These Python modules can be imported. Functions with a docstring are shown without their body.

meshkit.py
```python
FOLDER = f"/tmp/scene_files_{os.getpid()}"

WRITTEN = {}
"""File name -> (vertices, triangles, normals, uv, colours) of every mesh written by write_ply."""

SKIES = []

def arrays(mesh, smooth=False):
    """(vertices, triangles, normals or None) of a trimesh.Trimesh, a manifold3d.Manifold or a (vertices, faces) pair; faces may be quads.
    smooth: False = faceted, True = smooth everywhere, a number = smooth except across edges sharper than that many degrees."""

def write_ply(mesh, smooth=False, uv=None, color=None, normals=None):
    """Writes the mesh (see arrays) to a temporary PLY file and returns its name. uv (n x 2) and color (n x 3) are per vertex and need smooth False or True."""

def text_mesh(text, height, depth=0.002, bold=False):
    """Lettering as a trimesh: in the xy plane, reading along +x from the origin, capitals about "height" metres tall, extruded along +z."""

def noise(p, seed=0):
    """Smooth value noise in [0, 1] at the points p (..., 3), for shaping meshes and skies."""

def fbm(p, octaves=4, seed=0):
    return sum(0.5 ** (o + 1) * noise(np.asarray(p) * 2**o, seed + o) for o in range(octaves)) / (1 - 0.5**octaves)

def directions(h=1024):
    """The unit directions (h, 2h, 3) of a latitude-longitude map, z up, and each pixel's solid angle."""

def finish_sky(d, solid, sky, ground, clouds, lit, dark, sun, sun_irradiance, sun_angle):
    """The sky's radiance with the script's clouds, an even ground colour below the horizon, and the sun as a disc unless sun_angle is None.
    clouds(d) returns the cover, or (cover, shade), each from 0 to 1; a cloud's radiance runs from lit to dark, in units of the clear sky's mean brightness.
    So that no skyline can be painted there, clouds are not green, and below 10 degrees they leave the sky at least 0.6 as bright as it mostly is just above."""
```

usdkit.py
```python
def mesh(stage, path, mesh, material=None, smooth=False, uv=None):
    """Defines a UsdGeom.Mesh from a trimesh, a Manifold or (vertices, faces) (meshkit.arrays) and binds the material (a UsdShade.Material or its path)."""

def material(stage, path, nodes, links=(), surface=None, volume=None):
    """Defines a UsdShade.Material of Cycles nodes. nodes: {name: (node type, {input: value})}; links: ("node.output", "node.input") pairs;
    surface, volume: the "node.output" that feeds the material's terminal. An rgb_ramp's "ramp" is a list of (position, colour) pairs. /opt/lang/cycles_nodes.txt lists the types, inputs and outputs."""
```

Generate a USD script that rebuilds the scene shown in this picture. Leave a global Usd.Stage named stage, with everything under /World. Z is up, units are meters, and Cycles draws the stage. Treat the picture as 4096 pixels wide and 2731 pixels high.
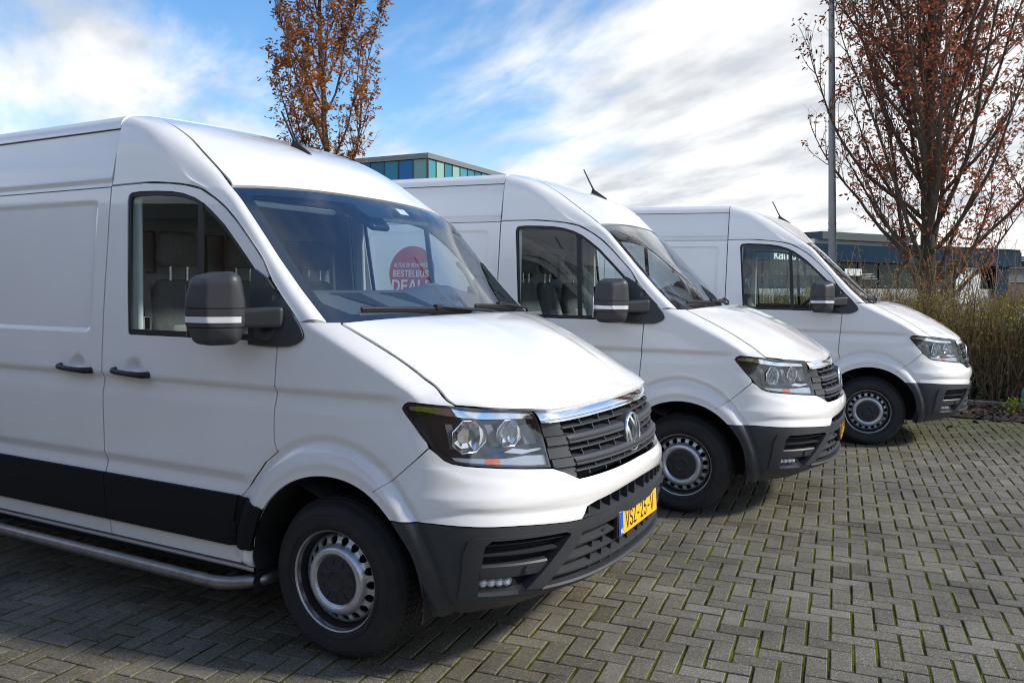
import math, random
import numpy as np, trimesh, shapely, manifold3d
from shapely.geometry import Polygon, LineString, Point, box as sbox
from shapely.ops import unary_union
from scipy.interpolate import CubicSpline, PchipInterpolator, RectBivariateSpline, interp1d
from pxr import Usd, UsdGeom, UsdLux, UsdShade, Gf, Sdf, Vt
import usdkit, meshkit

stage = Usd.Stage.CreateInMemory()
UsdGeom.SetStageUpAxis(stage, 'Z')
UsdGeom.SetStageMetersPerUnit(stage, 1.0)
WORLD = UsdGeom.Xform.Define(stage, '/World')
stage.SetDefaultPrim(WORLD.GetPrim())
UsdGeom.Scope.Define(stage, '/World/Looks')

# ------------------------------------------------------------------ camera
CAM_H, PITCH, ROLL, FOCAL = 1.6284, math.radians(3.8488), math.radians(0.2412), 28.4146
cam = UsdGeom.Camera.Define(stage, '/World/camera')
cam.CreateHorizontalApertureAttr(36.0)
cam.CreateVerticalApertureAttr(24.0)
cam.CreateFocalLengthAttr(FOCAL)
_fw = np.array([0, math.cos(PITCH), -math.sin(PITCH)])
_up0 = np.array([0, math.sin(PITCH), math.cos(PITCH)])
_rt0 = np.array([1.0, 0, 0])
_rt = _rt0 * math.cos(ROLL) + _up0 * math.sin(ROLL)
_up = -_rt0 * math.sin(ROLL) + _up0 * math.cos(ROLL)
_m = np.eye(4)
_m[0, :3], _m[1, :3], _m[2, :3], _m[3, :3] = _rt, _up, -_fw, (0, 0, CAM_H)
cam.AddTransformOp().Set(Gf.Matrix4d(*_m.ravel().tolist()))
cam.CreateClippingRangeAttr(Gf.Vec2f(0.05, 5000))
cam.CreateExposureAttr(0.50)

# ------------------------------------------------------------------ sun and sky
SUN_EL = math.radians(36)
SUN_AZ = math.atan2(0.985, -0.17)            # atan2(x, y) of the direction towards the sun
sun_dir = np.array([math.sin(SUN_AZ) * math.cos(SUN_EL), math.cos(SUN_AZ) * math.cos(SUN_EL), math.sin(SUN_EL)])
sun = UsdLux.DistantLight.Define(stage, '/World/sun')
sun.CreateIntensityAttr(0.78)
sun.CreateAngleAttr(5.0)
sun.CreateColorAttr(Gf.Vec3f(1.0, 0.935, 0.84))
sun.CreateNormalizeAttr(True)
_z = sun_dir; _x = np.cross([0, 0, 1.0], _z); _x /= np.linalg.norm(_x); _y = np.cross(_z, _x)
_m = np.eye(4); _m[0, :3], _m[1, :3], _m[2, :3] = _x, _y, _z
sun.AddTransformOp().Set(Gf.Matrix4d(*_m.ravel().tolist()))

SKY_STRENGTH = 0.14
# (direction, inner and outer angle, amount): where the cloud cover is thicker (+) or thinner (-)
SKY_CONES = [((-0.06, 1.0, 0.40), 0.06, 0.36, -0.14), ((-0.30, 1.0, 0.36), 0.04, 0.20, -0.06), ((0.30, 1.0, 0.20), 0.10, 0.42, 0.15), ((-0.62, 1.0, 0.24), 0.08, 0.40, -0.03), ((0.55, 1.0, 0.36), 0.05, 0.30, 0.12)]
def build_sky():
    n, l = {}, []
    n['sky'] = ('sky_texture', {'sky_type': 'single_scattering', 'sun_disc': False, 'sun_elevation': SUN_EL, 'sun_rotation': SUN_AZ,
                                'air_density': 1.0, 'aerosol_density': 0.4, 'ozone_density': 1.0, 'altitude': 0.0})
    n['tc'] = ('texture_coordinate', {}); n['sep'] = ('separate_xyz', {}); l += [('tc.generated', 'sep.vector')]
    n['bg'] = ('background_shader', {'strength': SKY_STRENGTH})
    # a flat layer of cloud seen from below: x/(z+c), y/(z+c)
    n['zc'] = ('math', {'math_type': 'maximum', 'value2': 0.0}); l += [('sep.z', 'zc.value1')]
    n['za'] = ('math', {'math_type': 'add', 'value2': 0.20}); l += [('zc.value', 'za.value1')]
    n['px'] = ('math', {'math_type': 'divide'}); l += [('sep.x', 'px.value1'), ('za.value', 'px.value2')]
    n['py'] = ('math', {'math_type': 'divide'}); l += [('sep.y', 'py.value1'), ('za.value', 'py.value2')]
    n['pv'] = ('combine_xyz', {}); l += [('px.value', 'pv.x'), ('py.value', 'pv.y')]
    n['turn'] = ('mapping', {'rotation': (0, 0, math.radians(58))}); l += [('pv.vector', 'turn.vector')]
    n['map'] = ('mapping', {'scale': (0.95, 1.8, 1.0), 'location': (CLOUD_AT[0], CLOUD_AT[1], 0)}); l += [('turn.vector', 'map.vector')]
    n['n1'] = ('noise_texture', {'scale': 1.5, 'detail': 10.0, 'roughness': 0.60, 'distortion': 0.25}); l += [('map.vector', 'n1.vector')]
    n['n2'] = ('noise_texture', {'scale': 0.5, 'detail': 3.0, 'roughness': 0.5}); l += [('map.vector', 'n2.vector')]
    n['mixn'] = ('mix_float', {'fac': 0.30}); l += [('n1.fac', 'mixn.a'), ('n2.fac', 'mixn.b')]
    n['low'] = ('map_range', {'from_min': 0.02, 'from_max': 0.60, 'to_min': 0.15, 'to_max': -0.05, 'clamp': True}); l += [('sep.z', 'low.value')]
    n['sum'] = ('math', {'math_type': 'add'}); l += [('mixn.result', 'sum.value1'), ('low.result', 'sum.value2')]
    acc = 'sum.value'
    for i, (d, inner, outer, amount) in enumerate(SKY_CONES):
        d = np.array(d, float); d /= np.linalg.norm(d)
        n['d%d' % i] = ('vector_math', {'math_type': 'dot_product', 'vector2': tuple(d)}); l.append(('tc.generated', 'd%d.vector1' % i))
        n['r%d' % i] = ('map_range', {'range_type': 'smoothstep', 'from_min': math.cos(outer), 'from_max': math.cos(inner), 'to_min': 0.0, 'to_max': amount, 'clamp': True}); l.append(('d%d.value' % i, 'r%d.value' % i))
        n['acc%d' % i] = ('math', {'math_type': 'add'}); l += [(acc, 'acc%d.value1' % i), ('r%d.result' % i, 'acc%d.value2' % i)]
        acc = 'acc%d.value' % i
    n['cov'] = ('map_range', {'range_type': 'smoothstep', 'from_min': 0.40, 'from_max': 0.67, 'to_min': 0.06, 'to_max': 0.97, 'clamp': True}); l += [(acc, 'cov.value')]
    n['n3'] = ('noise_texture', {'scale': 1.9, 'detail': 5.0, 'roughness': 0.55}); l += [('map.vector', 'n3.vector')]
    n['shade'] = ('rgb_ramp', {'ramp': [(0.38, CLOUD_DARK), (0.50, CLOUD_MID), (0.62, CLOUD_LIT)]}); l += [('n3.fac', 'shade.fac')]
    n['sat'] = ('hsv', {'hue': 0.503, 'saturation': 1.42, 'value': SKY_VALUE}); l += [('sky.color', 'sat.color')]
    n['mix'] = ('mix_color', {'use_clamp': False}); l += [('cov.result', 'mix.fac'), ('sat.color', 'mix.a'), ('shade.color', 'mix.b'), ('mix.result', 'bg.color')]
    return usdkit.material(stage, '/World/Looks/sky_look', n, l, surface='bg.background')
CLOUD_AT = (3.1, 1.7)
SKY_VALUE = 1.05
CLOUD_DARK, CLOUD_MID, CLOUD_LIT = (3.5, 3.65, 3.9), (4.9, 4.95, 5.0), (6.0, 5.95, 5.85)
dome = UsdLux.DomeLight.Define(stage, '/World/sky')
UsdShade.MaterialBindingAPI.Apply(dome.GetPrim()).Bind(build_sky())
dome.GetPrim().SetCustomDataByKey('label', 'blue sky with drifting white and pale grey clouds')
dome.GetPrim().SetCustomDataByKey('category', 'sky')
dome.GetPrim().SetCustomDataByKey('kind', 'structure')
# ------------------------------------------------------------------ helpers
_names = {}
def numbered(parent, name):
    k = (str(parent), name); i = _names.get(k, 0); _names[k] = i + 1
    return name if i == 0 else '%s_%03d' % (name, i)
def tag(prim, label=None, category=None, group=None, kind=None):
    for k, v in (('label', label), ('category', category), ('group', group), ('kind', kind)):
        if v: prim.SetCustomDataByKey(k, v)
    return prim
def thing(name, label=None, category=None, M=None, group=None, kind=None, parent='/World'):
    path = '%s/%s' % (parent, numbered(parent, name))
    x = UsdGeom.Xform.Define(stage, path)
    if M is not None:
        x.AddTransformOp().Set(Gf.Matrix4d(*np.asarray(M, float).T.ravel().tolist()))
    return tag(x.GetPrim(), label, category, group, kind)
def obj(name, mesh, mat, parent='/World', smooth=False, label=None, **kw):
    pp = parent if isinstance(parent, str) else str(parent.GetPath())
    m = usdkit.mesh(stage, '%s/%s' % (pp, numbered(pp, name)), mesh, mat, smooth)
    return tag(m.GetPrim(), label, **kw)
def cat(*ms):
    ms = [m for m in ms if m is not None and len(m.faces)]
    return trimesh.util.concatenate(ms)
def mirror(m):
    v = np.array(m.vertices); v[:, 1] *= -1
    return trimesh.Trimesh(v, np.array(m.faces)[:, ::-1], process=False)
def tm(v, f): return trimesh.Trimesh(np.asarray(v, float), np.asarray(f, int), process=False)
def man(m):
    q = m.to_mesh(); return tm(q.vert_properties[:, :3], q.tri_verts)
def bx(x0, x1, y0, y1, z0, z1, r=0.0):
    """A box; with r > 0 its edges are rounded (hull of spheres)."""
    if r <= 0:
        m = trimesh.creation.box([x1 - x0, y1 - y0, z1 - z0]); m.apply_translation([(x0 + x1) / 2, (y0 + y1) / 2, (z0 + z1) / 2]); return m
    pts = [(x, y, z) for x in (x0 + r, x1 - r) for y in (y0 + r, y1 - r) for z in (z0 + r, z1 - r)]
    return hull([(p, r) for p in pts])
def hull(balls, seg=16):
    ms = [manifold3d.Manifold.sphere(r, seg).translate(p) for p, r in balls]
    return man(manifold3d.Manifold.batch_hull(ms))
def soft(m, h=.012, it=12):
    """A finer, smoothed copy of a hull, so that its edges round off like moulded plastic."""
    q = manifold3d.Manifold(manifold3d.Mesh(np.asarray(m.vertices, np.float32), np.asarray(m.faces, np.uint32))).refine_to_length(h)
    q = man(q); trimesh.smoothing.filter_taubin(q, lamb=.6, nu=.62, iterations=it); return q
def tube(pts, r, sides=10, cap=True):
    p = np.asarray(pts, float); rr = np.broadcast_to(r, (len(p),)).astype(float)
    t = np.gradient(p, axis=0); t /= np.linalg.norm(t, axis=1, keepdims=True) + 1e-12
    a = np.cross(t[0], [0, 0, 1.0]) if abs(t[0, 2]) < 0.9 else np.cross(t[0], [1.0, 0, 0])
    A = []
    for i in range(len(p)):
        a = a - t[i] * np.dot(a, t[i]); a /= np.linalg.norm(a) + 1e-12; A.append(a)
    A = np.array(A); B = np.cross(t, A); th = np.arange(sides) * 2 * np.pi / sides
    v = p[:, None] + rr[:, None, None] * (np.cos(th)[None, :, None] * A[:, None] + np.sin(th)[None, :, None] * B[:, None])
    n = len(p); i, j = np.meshgrid(np.arange(n - 1), np.arange(sides), indexing='ij'); j2 = (j + 1) % sides
    q = np.stack([i * sides + j, i * sides + j2, (i + 1) * sides + j2, (i + 1) * sides + j], -1).reshape(-1, 4)
    f = np.vstack([q[:, [0, 1, 2]], q[:, [0, 2, 3]]])
    v = v.reshape(-1, 3)
    if cap:
        v = np.vstack([v, p[0], p[-1]]); k = np.arange(sides)
        f = np.vstack([f, np.stack([np.full(sides, n * sides), (k + 1) % sides, k], -1), np.stack([np.full(sides, n * sides + 1), (n - 1) * sides + k, (n - 1) * sides + (k + 1) % sides], -1)])
    return tm(v, f)
def gridmesh(P, flip=False):
    P = np.asarray(P, float); a, b = P.shape[:2]
    i, j = np.meshgrid(np.arange(a - 1), np.arange(b - 1), indexing='ij')
    q = np.stack([i * b + j, (i + 1) * b + j, (i + 1) * b + j + 1, i * b + j + 1], -1).reshape(-1, 4)
    if flip: q = q[:, ::-1]
    return tm(P.reshape(-1, 3), np.vstack([q[:, [0, 1, 2]], q[:, [0, 2, 3]]]))
def normals_of(surf, uv, e=2e-3):
    u, v = uv[:, 0], uv[:, 1]
    a = surf(u + e, v) - surf(u - e, v); b = surf(u, v + e) - surf(u, v - e)
    n = np.cross(a, b); return n / (np.linalg.norm(n, axis=1, keepdims=True) + 1e-12)
def off_surf(surf, d):
    def g(u, v):
        u = np.asarray(u, float).ravel(); v = np.asarray(v, float).ravel()
        return surf(u, v) + normals_of(surf, np.stack([u, v], 1)) * d
    return g
def panel(poly, surf, ul, vl, flange=0.018, off=0.0, back=False):
    """The part of a surface inside a polygon of its (u, v) domain, as a mesh with its edges turned in."""
    if poly.is_empty: return None
    U, V = np.meshgrid(np.arange(len(ul) - 1), np.arange(len(vl) - 1), indexing='ij'); U = U.ravel(); V = V.ravel()
    bxs = shapely.box(ul[U], vl[V], ul[U + 1], vl[V + 1])
    shapely.prepare(poly)
    ins = shapely.contains(poly, bxs); hit = shapely.intersects(poly, bxs) & ~ins
    tris = []
    c = np.stack([np.stack([ul[U], vl[V]], 1), np.stack([ul[U + 1], vl[V]], 1), np.stack([ul[U + 1], vl[V + 1]], 1), np.stack([ul[U], vl[V + 1]], 1)], 1)[ins]
    if len(c): tris += [c[:, [0, 1, 2]], c[:, [0, 2, 3]]]
    for g in shapely.intersection(bxs[hit], poly):
        for h in getattr(g, 'geoms', [g]):
            if h.geom_type != 'Polygon' or h.area < 1e-9: continue
            try:
                vv, ff = trimesh.creation.triangulate_polygon(h, engine='earcut')
            except Exception:
                continue
            t = np.asarray(vv)[np.asarray(ff)]
            ar = (t[:, 1, 0] - t[:, 0, 0]) * (t[:, 2, 1] - t[:, 0, 1]) - (t[:, 2, 0] - t[:, 0, 0]) * (t[:, 1, 1] - t[:, 0, 1])
            t[ar < 0] = t[ar < 0][:, ::-1]
            tris.append(t[np.abs(ar) > 1e-12])
    T = np.concatenate(tris); flat = T.reshape(-1, 2)
    key, inv = np.unique(np.round(flat, 6), axis=0, return_inverse=True)
    f = inv.reshape(-1, 3); f = f[(f[:, 0] != f[:, 1]) & (f[:, 1] != f[:, 2]) & (f[:, 0] != f[:, 2])]
    s2 = off_surf(surf, off) if off else surf
    out = [tm(s2(key[:, 0], key[:, 1]), f)]
    if flange:
        for g in getattr(poly, 'geoms', [poly]):
            for ring in [g.exterior] + list(g.interiors):
                r = np.array(shapely.segmentize(ring, 0.02).coords)
                if not ring.is_ccw: r = r[::-1]
                if ring is not g.exterior: r = r[::-1]
                a = s2(r[:, 0], r[:, 1]); nn = normals_of(surf, r)
                P = np.stack([a, a - nn * flange], 1)
                out.append(gridmesh(P))
    return cat(*out)
def lin(a, b, h): return np.linspace(a, b, max(2, int(round((b - a) / h)) + 1))
def rounded(pts, r): 
    p = Polygon(pts); return p.buffer(-r, join_style='round').buffer(2 * r, join_style='round').buffer(-r, join_style='round')
def spl(pts, n=40):
    p = np.asarray(pts, float); t = np.concatenate([[0], np.cumsum(np.linalg.norm(np.diff(p, axis=0), axis=1))])
    return PchipInterpolator(t, p, axis=0)(np.linspace(0, t[-1], n))
def textm(text, height, depth=0.002, bold=False, xs=1.0):
    m = meshkit.text_mesh(text, height, depth, bold); m = tm(m.vertices, m.faces); m.apply_scale([xs, 1, 1]); return m
def place(m, o, X, Y):
    """Puts a mesh laid out in the xy plane at o with its x along X and its y along Y."""
    X = np.asarray(X, float) / np.linalg.norm(X); Y = np.asarray(Y, float) / np.linalg.norm(Y); Z = np.cross(X, Y)
    M = np.eye(4); M[:3, 0], M[:3, 1], M[:3, 2], M[:3, 3] = X, Y, Z, o
    m = m.copy(); m.apply_transform(M); return m

# ------------------------------------------------------------------ materials
MAT = {}
def mat(name, nodes, links, surface='p.BSDF'):
    MAT[name] = usdkit.material(stage, '/World/Looks/' + name, nodes, links, surface=surface); return MAT[name]
def simple(name, color, rough=0.5, metal=0.0, spec=0.5, coat=0.0, bump=None, var=0.0, vscale=8.0):
    n = {'p': ('principled_bsdf', {'base_color': color, 'roughness': rough, 'metallic': metal, 'specular_ior_level': spec, 'coat_weight': coat, 'coat_roughness': 0.03})}; l = []
    if var or bump: n['tc'] = ('texture_coordinate', {})
    if var:
        n['n'] = ('noise_texture', {'scale': vscale, 'detail': 5.0, 'roughness': 0.6}); l.append(('tc.object', 'n.vector'))
        n['r'] = ('rgb_ramp', {'ramp': [(0.25, tuple(c * (1 - var) for c in color)), (0.75, tuple(min(1, c * (1 + var)) for c in color))]})
        l += [('n.fac', 'r.fac'), ('r.color', 'p.base_color')]
    if bump:
        n['bn'] = ('noise_texture', {'scale': bump[0], 'detail': 2.0}); l.append(('tc.object', 'bn.vector'))
        n['b'] = ('bump', {'strength': bump[1], 'distance': bump[2]}); l += [('bn.fac', 'b.height'), ('b.normal', 'p.normal')]
    return mat(name, n, l)
def paint(name, color):
    # lacquered white paint: faint dust, and small dried and wet drops
    n = {'tc': ('texture_coordinate', {}), 'geo': ('geometry', {}),
         'n': ('noise_texture', {'scale': 2.2, 'detail': 6.0, 'roughness': 0.65}),
         'r': ('rgb_ramp', {'ramp': [(0.3, tuple(c * 0.955 for c in color)), (0.7, color)]}),
         'v': ('voronoi_texture', {'scale': 75.0, 'randomness': 1.0}),
         'm': ('map_range', {'from_min': 0.10, 'from_max': 0.26, 'to_min': 1.0, 'to_max': 0.0, 'clamp': True}),
         'wn': ('separate_color', {}),
         'th': ('math', {'math_type': 'greater_than', 'value2': 0.72}),
         'mk': ('math', {'math_type': 'multiply'}),
         'b': ('bump', {'strength': 0.35, 'distance': 0.0012}),
         'p': ('principled_bsdf', {'roughness': 0.3, 'specular_ior_level': 0.5, 'coat_weight': 1.0, 'coat_roughness': 0.035, 'coat_ior': 1.5})}
    l = [('tc.object', 'n.vector'), ('n.fac', 'r.fac'), ('r.color', 'p.base_color'), ('tc.object', 'v.vector'), ('v.distance', 'm.value'), ('v.color', 'wn.color'),
         ('wn.r', 'th.value1'), ('m.result', 'mk.value1'), ('th.value', 'mk.value2'), ('mk.value', 'b.height'), ('b.normal', 'p.coat_normal')]
    return mat(name, n, l)
def glass(name, tint, base=0.045, rough=0.0):
    n = {'t': ('transparent_bsdf', {'color': tint}), 'g': ('glossy_bsdf', {'color': (0.95, 0.97, 1.0), 'roughness': rough}),
         'lw': ('layer_weight', {'blend': 0.5}), 'pw': ('math', {'math_type': 'power', 'value2': 4.2}),
         'f': ('map_range', {'from_min': 0.0, 'from_max': 1.0, 'to_min': base, 'to_max': 1.0, 'clamp': True}),
         'm': ('mix_closure', {})}
    l = [('lw.facing', 'pw.value1'), ('pw.value', 'f.value'), ('f.result', 'm.fac'), ('t.BSDF', 'm.closure1'), ('g.BSDF', 'm.closure2')]
    return mat(name, n, l, surface='m.closure')
paint('white_paint', (0.81, 0.795, 0.77))
simple('black_plastic', (0.033, 0.036, 0.040), 0.48, bump=(900, 0.25, 0.0006), var=0.25, vscale=3)
simple('moulding_black', (0.007, 0.008, 0.009), 0.62, spec=.2, bump=(700, 0.2, 0.0005))
simple('shop_white_lens', (0.62, 0.64, 0.64), 0.2)
simple('grey_plastic', (0.040, 0.041, 0.045), 0.45, bump=(900, 0.2, 0.0006), var=0.2, vscale=4)
simple('grille_plastic', (0.055, 0.058, 0.063), 0.36, bump=(900, 0.15, 0.0005))
simple('dark_void', (0.008, 0.008, 0.009), 0.8)
simple('rubber', (0.012, 0.012, 0.012), 0.72, var=0.45, vscale=9, bump=(220, 0.35, 0.002))
simple('seal_rubber', (0.010, 0.010, 0.011), 0.5)
simple('chrome', (0.86, 0.87, 0.88), 0.06, metal=1.0)
simple('silver_steel', (0.60, 0.61, 0.63), 0.36, metal=0.85, var=0.12, vscale=14)
simple('reflector_metal', (0.86, 0.87, 0.88), 0.10, metal=1.0)
simple('badge_chrome', (0.90, 0.91, 0.92), 0.22, metal=1.0)
simple('bulkhead_grey', (0.20, 0.205, 0.21), 0.7)
simple('bright_lens', (0.80, 0.82, 0.84), 0.12, metal=0.25, coat=.5)
simple('lamp_box', (0.20, 0.20, 0.205), 0.35)
simple('rim_edge', (0.50, 0.50, 0.51), 0.32, metal=0.9, var=0.25, vscale=25)
simple('worn_steel', (0.32, 0.30, 0.28), 0.36, metal=0.9, var=0.35, vscale=12)
simple('light_alloy', (0.62, 0.63, 0.65), 0.25, metal=0.8)
simple('hub_plastic', (0.020, 0.022, 0.024), 0.5)
simple('liner', (0.010, 0.010, 0.010), 0.9)
simple('plate_yellow', (0.90, 0.50, 0.012), 0.35)
simple('plate_blue', (0.012, 0.10, 0.55), 0.35)
simple('plate_black', (0.012, 0.012, 0.012), 0.5)
simple('plate_white', (0.8, 0.8, 0.8), 0.5)
simple('amber', (0.85, 0.16, 0.01), 0.15, coat=0.6)
simple('fabric_grey', (0.085, 0.088, 0.088), 0.95, var=0.25, vscale=60)
simple('fabric_light', (0.21, 0.215, 0.21), 0.95, var=0.2, vscale=90)
simple('trim_light', (0.68, 0.70, 0.69), 0.6)
simple('trim_grey', (0.33, 0.34, 0.345), 0.7)
simple('dash_plastic', (0.085, 0.092, 0.10), 0.6, bump=(500, 0.2, 0.0006))
simple('frit', (0.006, 0.007, 0.009), 0.25)
simple('sticker_red', (0.52, 0.10, 0.055), 0.4)
simple('sticker_white', (0.8, 0.8, 0.78), 0.45)
simple('belt', (0.10, 0.10, 0.10), 0.8)
glass('side_glass', (0.84, 0.92, 0.90), 0.055)
glass('wind_glass', (0.80, 0.88, 0.90), 0.10)
glass('lens_glass', (0.90, 0.91, 0.92), 0.09)
simple('lamp_house', (0.05, 0.052, 0.056), 0.25, metal=0.4, coat=0.5)
simple('ribbed_lens', (0.55, 0.57, 0.6), 0.12, metal=0.65, bump=(260, 0.5, 0.002))
VM = None
def van_matrix(yaw, x, y, pitch=0.0):
    c, s = math.cos(yaw), math.sin(yaw); cp, sp = math.cos(pitch), math.sin(pitch)
    return np.array([[c, -s, 0, x], [s, c, 0, y], [0, 0, 1, 0], [0, 0, 0, 1.0]]) @ np.array([[cp, 0, sp, 0], [0, 1, 0, 0], [-sp, 0, cp, 0], [0, 0, 0, 1.0]])
VM = [van_matrix(-.4912, -.2995, 4.2907, .001), van_matrix(-.4307, 1.6276, 6.6529, .009), van_matrix(-.3753, 4.0508, 9.2383, .014)]
# ------------------------------------------------------------------ the van: its outer surface as a function of (s, z)
_sz=np.array([(.15,.945),(.28,.972),(.335,.985),(.43,1.0),(.55,1.008),(.677,1.012),(.8,1.014),(1.0,1.016),(1.2,1.014),(1.4,1.006),(1.6,.990),(1.8,.970),(2.0,.950),(2.1,.938),(2.2,.922),(2.35,.886),(2.43,.862),(2.55,.80)])
side=PchipInterpolator(_sz[:,0],_sz[:,1])
_tap=PchipInterpolator([-9,-.3,-.1,.1,.3,.45,.6],[0,0,.003,.010,.028,.050,.085])
_zc=np.poly1d(np.polyfit([-.3,-.113,-.054,.07,.186,.308,.384,.43,.6],[1.555,1.469,1.437,1.381,1.324,1.262,1.218,1.188,1.06],3))
_zg=np.poly1d(np.polyfit([-.3,0,.09,.18,.23,.33,.456,.525,.555,.7],[1.615,1.474,1.427,1.378,1.352,1.300,1.226,1.176,1.150,1.03],3))
_yg=np.poly1d(np.polyfit([-.3,0,.09,.18,.25,.33,.456,.555,.7],[.965,.930,.919,.909,.902,.896,.889,.886,.878],2))
def fender(x,z):
    ys=side(z)-_tap(x)
    t=np.clip((z-_zc(x)+.012)/np.maximum(_zg(x)-_zc(x)+.012,.02),0,1.4)
    return -(ys-(np.maximum(ys-_yg(x),0))*t**1.3)
COL=np.array([-.3,-.1,.1,.3,.52,.72,.935,1.17,1.46,1.73])
LV={ # z: col .3 y, then (.52,.72,.935,1.17,1.46,1.73) points
.15:(-.92,(.46,-.87),(.59,-.75),(.72,-.58),(.80,-.42),(.86,-.22),(.87,0)),
.26:(-.945,(.47,-.90),(.62,-.775),(.76,-.61),(.86,-.44),(.925,-.22),(.945,0)),
.40:(-.985,(.495,-.968),(.665,-.905),(.815,-.765),(.93,-.565),(.997,-.28),(1.011,0)),
.52:(-1.0,(.51,-.985),(.69,-.91),(.84,-.765),(.95,-.56),(1.004,-.275),(1.016,0)),
.66:(-1.018,(.515,-.998),(.70,-.915),(.85,-.76),(.966,-.556),(1.03,-.275),(1.045,0)),
.74:(-1.015,(.515,-.992),(.70,-.905),(.848,-.745),(.963,-.548),(1.03,-.272),(1.045,0)),
.83:(-1.005,(.505,-.974),(.69,-.868),(.832,-.70),(.939,-.523),(1.006,-.265),(1.024,0)),
.98:(-.996,(.485,-.964),(.655,-.85),(.79,-.695),(.888,-.553),(.957,-.27),(.977,0)),
1.11:(-.985,(.46,-.955),(.605,-.865),(.735,-.716),(.842,-.598),(.908,-.275),(.926,0)),
1.16:(None,(.452,None),(.572,-.876),(.70,-.74),(.80,-.60),(.87,-.275),(.885,0)),
1.23:(None,(.447,None),(.555,-.80),(.68,-.70),(.78,-.56),(.85,-.26),(.865,0)),
1.32:(None,(.43,None),(.54,-.73),(.67,-.63),(.76,-.50),(.83,-.24),(.845,0)),
1.50:(None,(.40,-.66),(.50,-.58),(.62,-.50),(.72,-.40),(.78,-.2),(.80,0)),
2.60:(None,(.40,-.5),(.50,-.45),(.60,-.40),(.68,-.30),(.74,-.15),(.76,0)),
}
def _build():
    zs=sorted(LV); X=[];Y=[]
    zr=np.concatenate([.15+.01*np.arange(145),1.6+.05*np.arange(20)])
    tab=[]
    for z in zs:
        r=LV[z]; row=[]
        for (x,y) in r[1:]:
            row.append((x, fender(x,z) if y is None else y))
        y3=fender(.3,min(z,1.5)) if r[0] is None else r[0]
        tab.append([(.3,float(y3))]+[(a,float(b)) for a,b in row])
    tab=np.array(tab) # z x 7 x 2
    f=PchipInterpolator(zs,tab,axis=0); T=f(zr)
    PX=np.zeros((len(zr),len(COL)));PY=PX.copy()
    for k,c in enumerate(COL[:3]):
        PX[:,k]=c; PY[:,k]=np.where(zr>1.1,[fender(c,z) for z in zr],[-(side(z)-_tap(c)) for z in zr])
    PX[:,3:]=T[:,:,0];PY[:,3:]=T[:,:,1]
    m=zr>1.11; PY[m,3]=np.where(zr[m]<1.5,[fender(.3,z) for z in zr[m]],PY[m,3])
    m=zr>1.6; 
    for k,c in enumerate(COL[:3]): PY[m,k]=-side(zr[m])
    ss=np.arange(-.3,1.7301,.01)
    XX=np.zeros((len(ss),len(zr)));YY=XX.copy()
    for j in range(len(zr)):
        XX[:,j]=CubicSpline(COL,PX[j],bc_type=((1,1.0),(1,0.0)))(ss)
        YY[:,j]=CubicSpline(COL,PY[j],bc_type=((1,0.0),(2,0.0)))(ss)
        if 1.02<zr[j]<1.6:
            w=np.clip((ss-.40)/.20,0,1);w=1-w*w*(3-2*w);w=w*min(1,(zr[j]-1.02)/.10)
            YY[:,j]=YY[:,j]*(1-w)+fender(XX[:,j],zr[j])*w
    return RectBivariateSpline(ss,zr,XX,kx=3,ky=3),RectBivariateSpline(ss,zr,YY,kx=3,ky=3)
_fx,_fy=_build()
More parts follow.
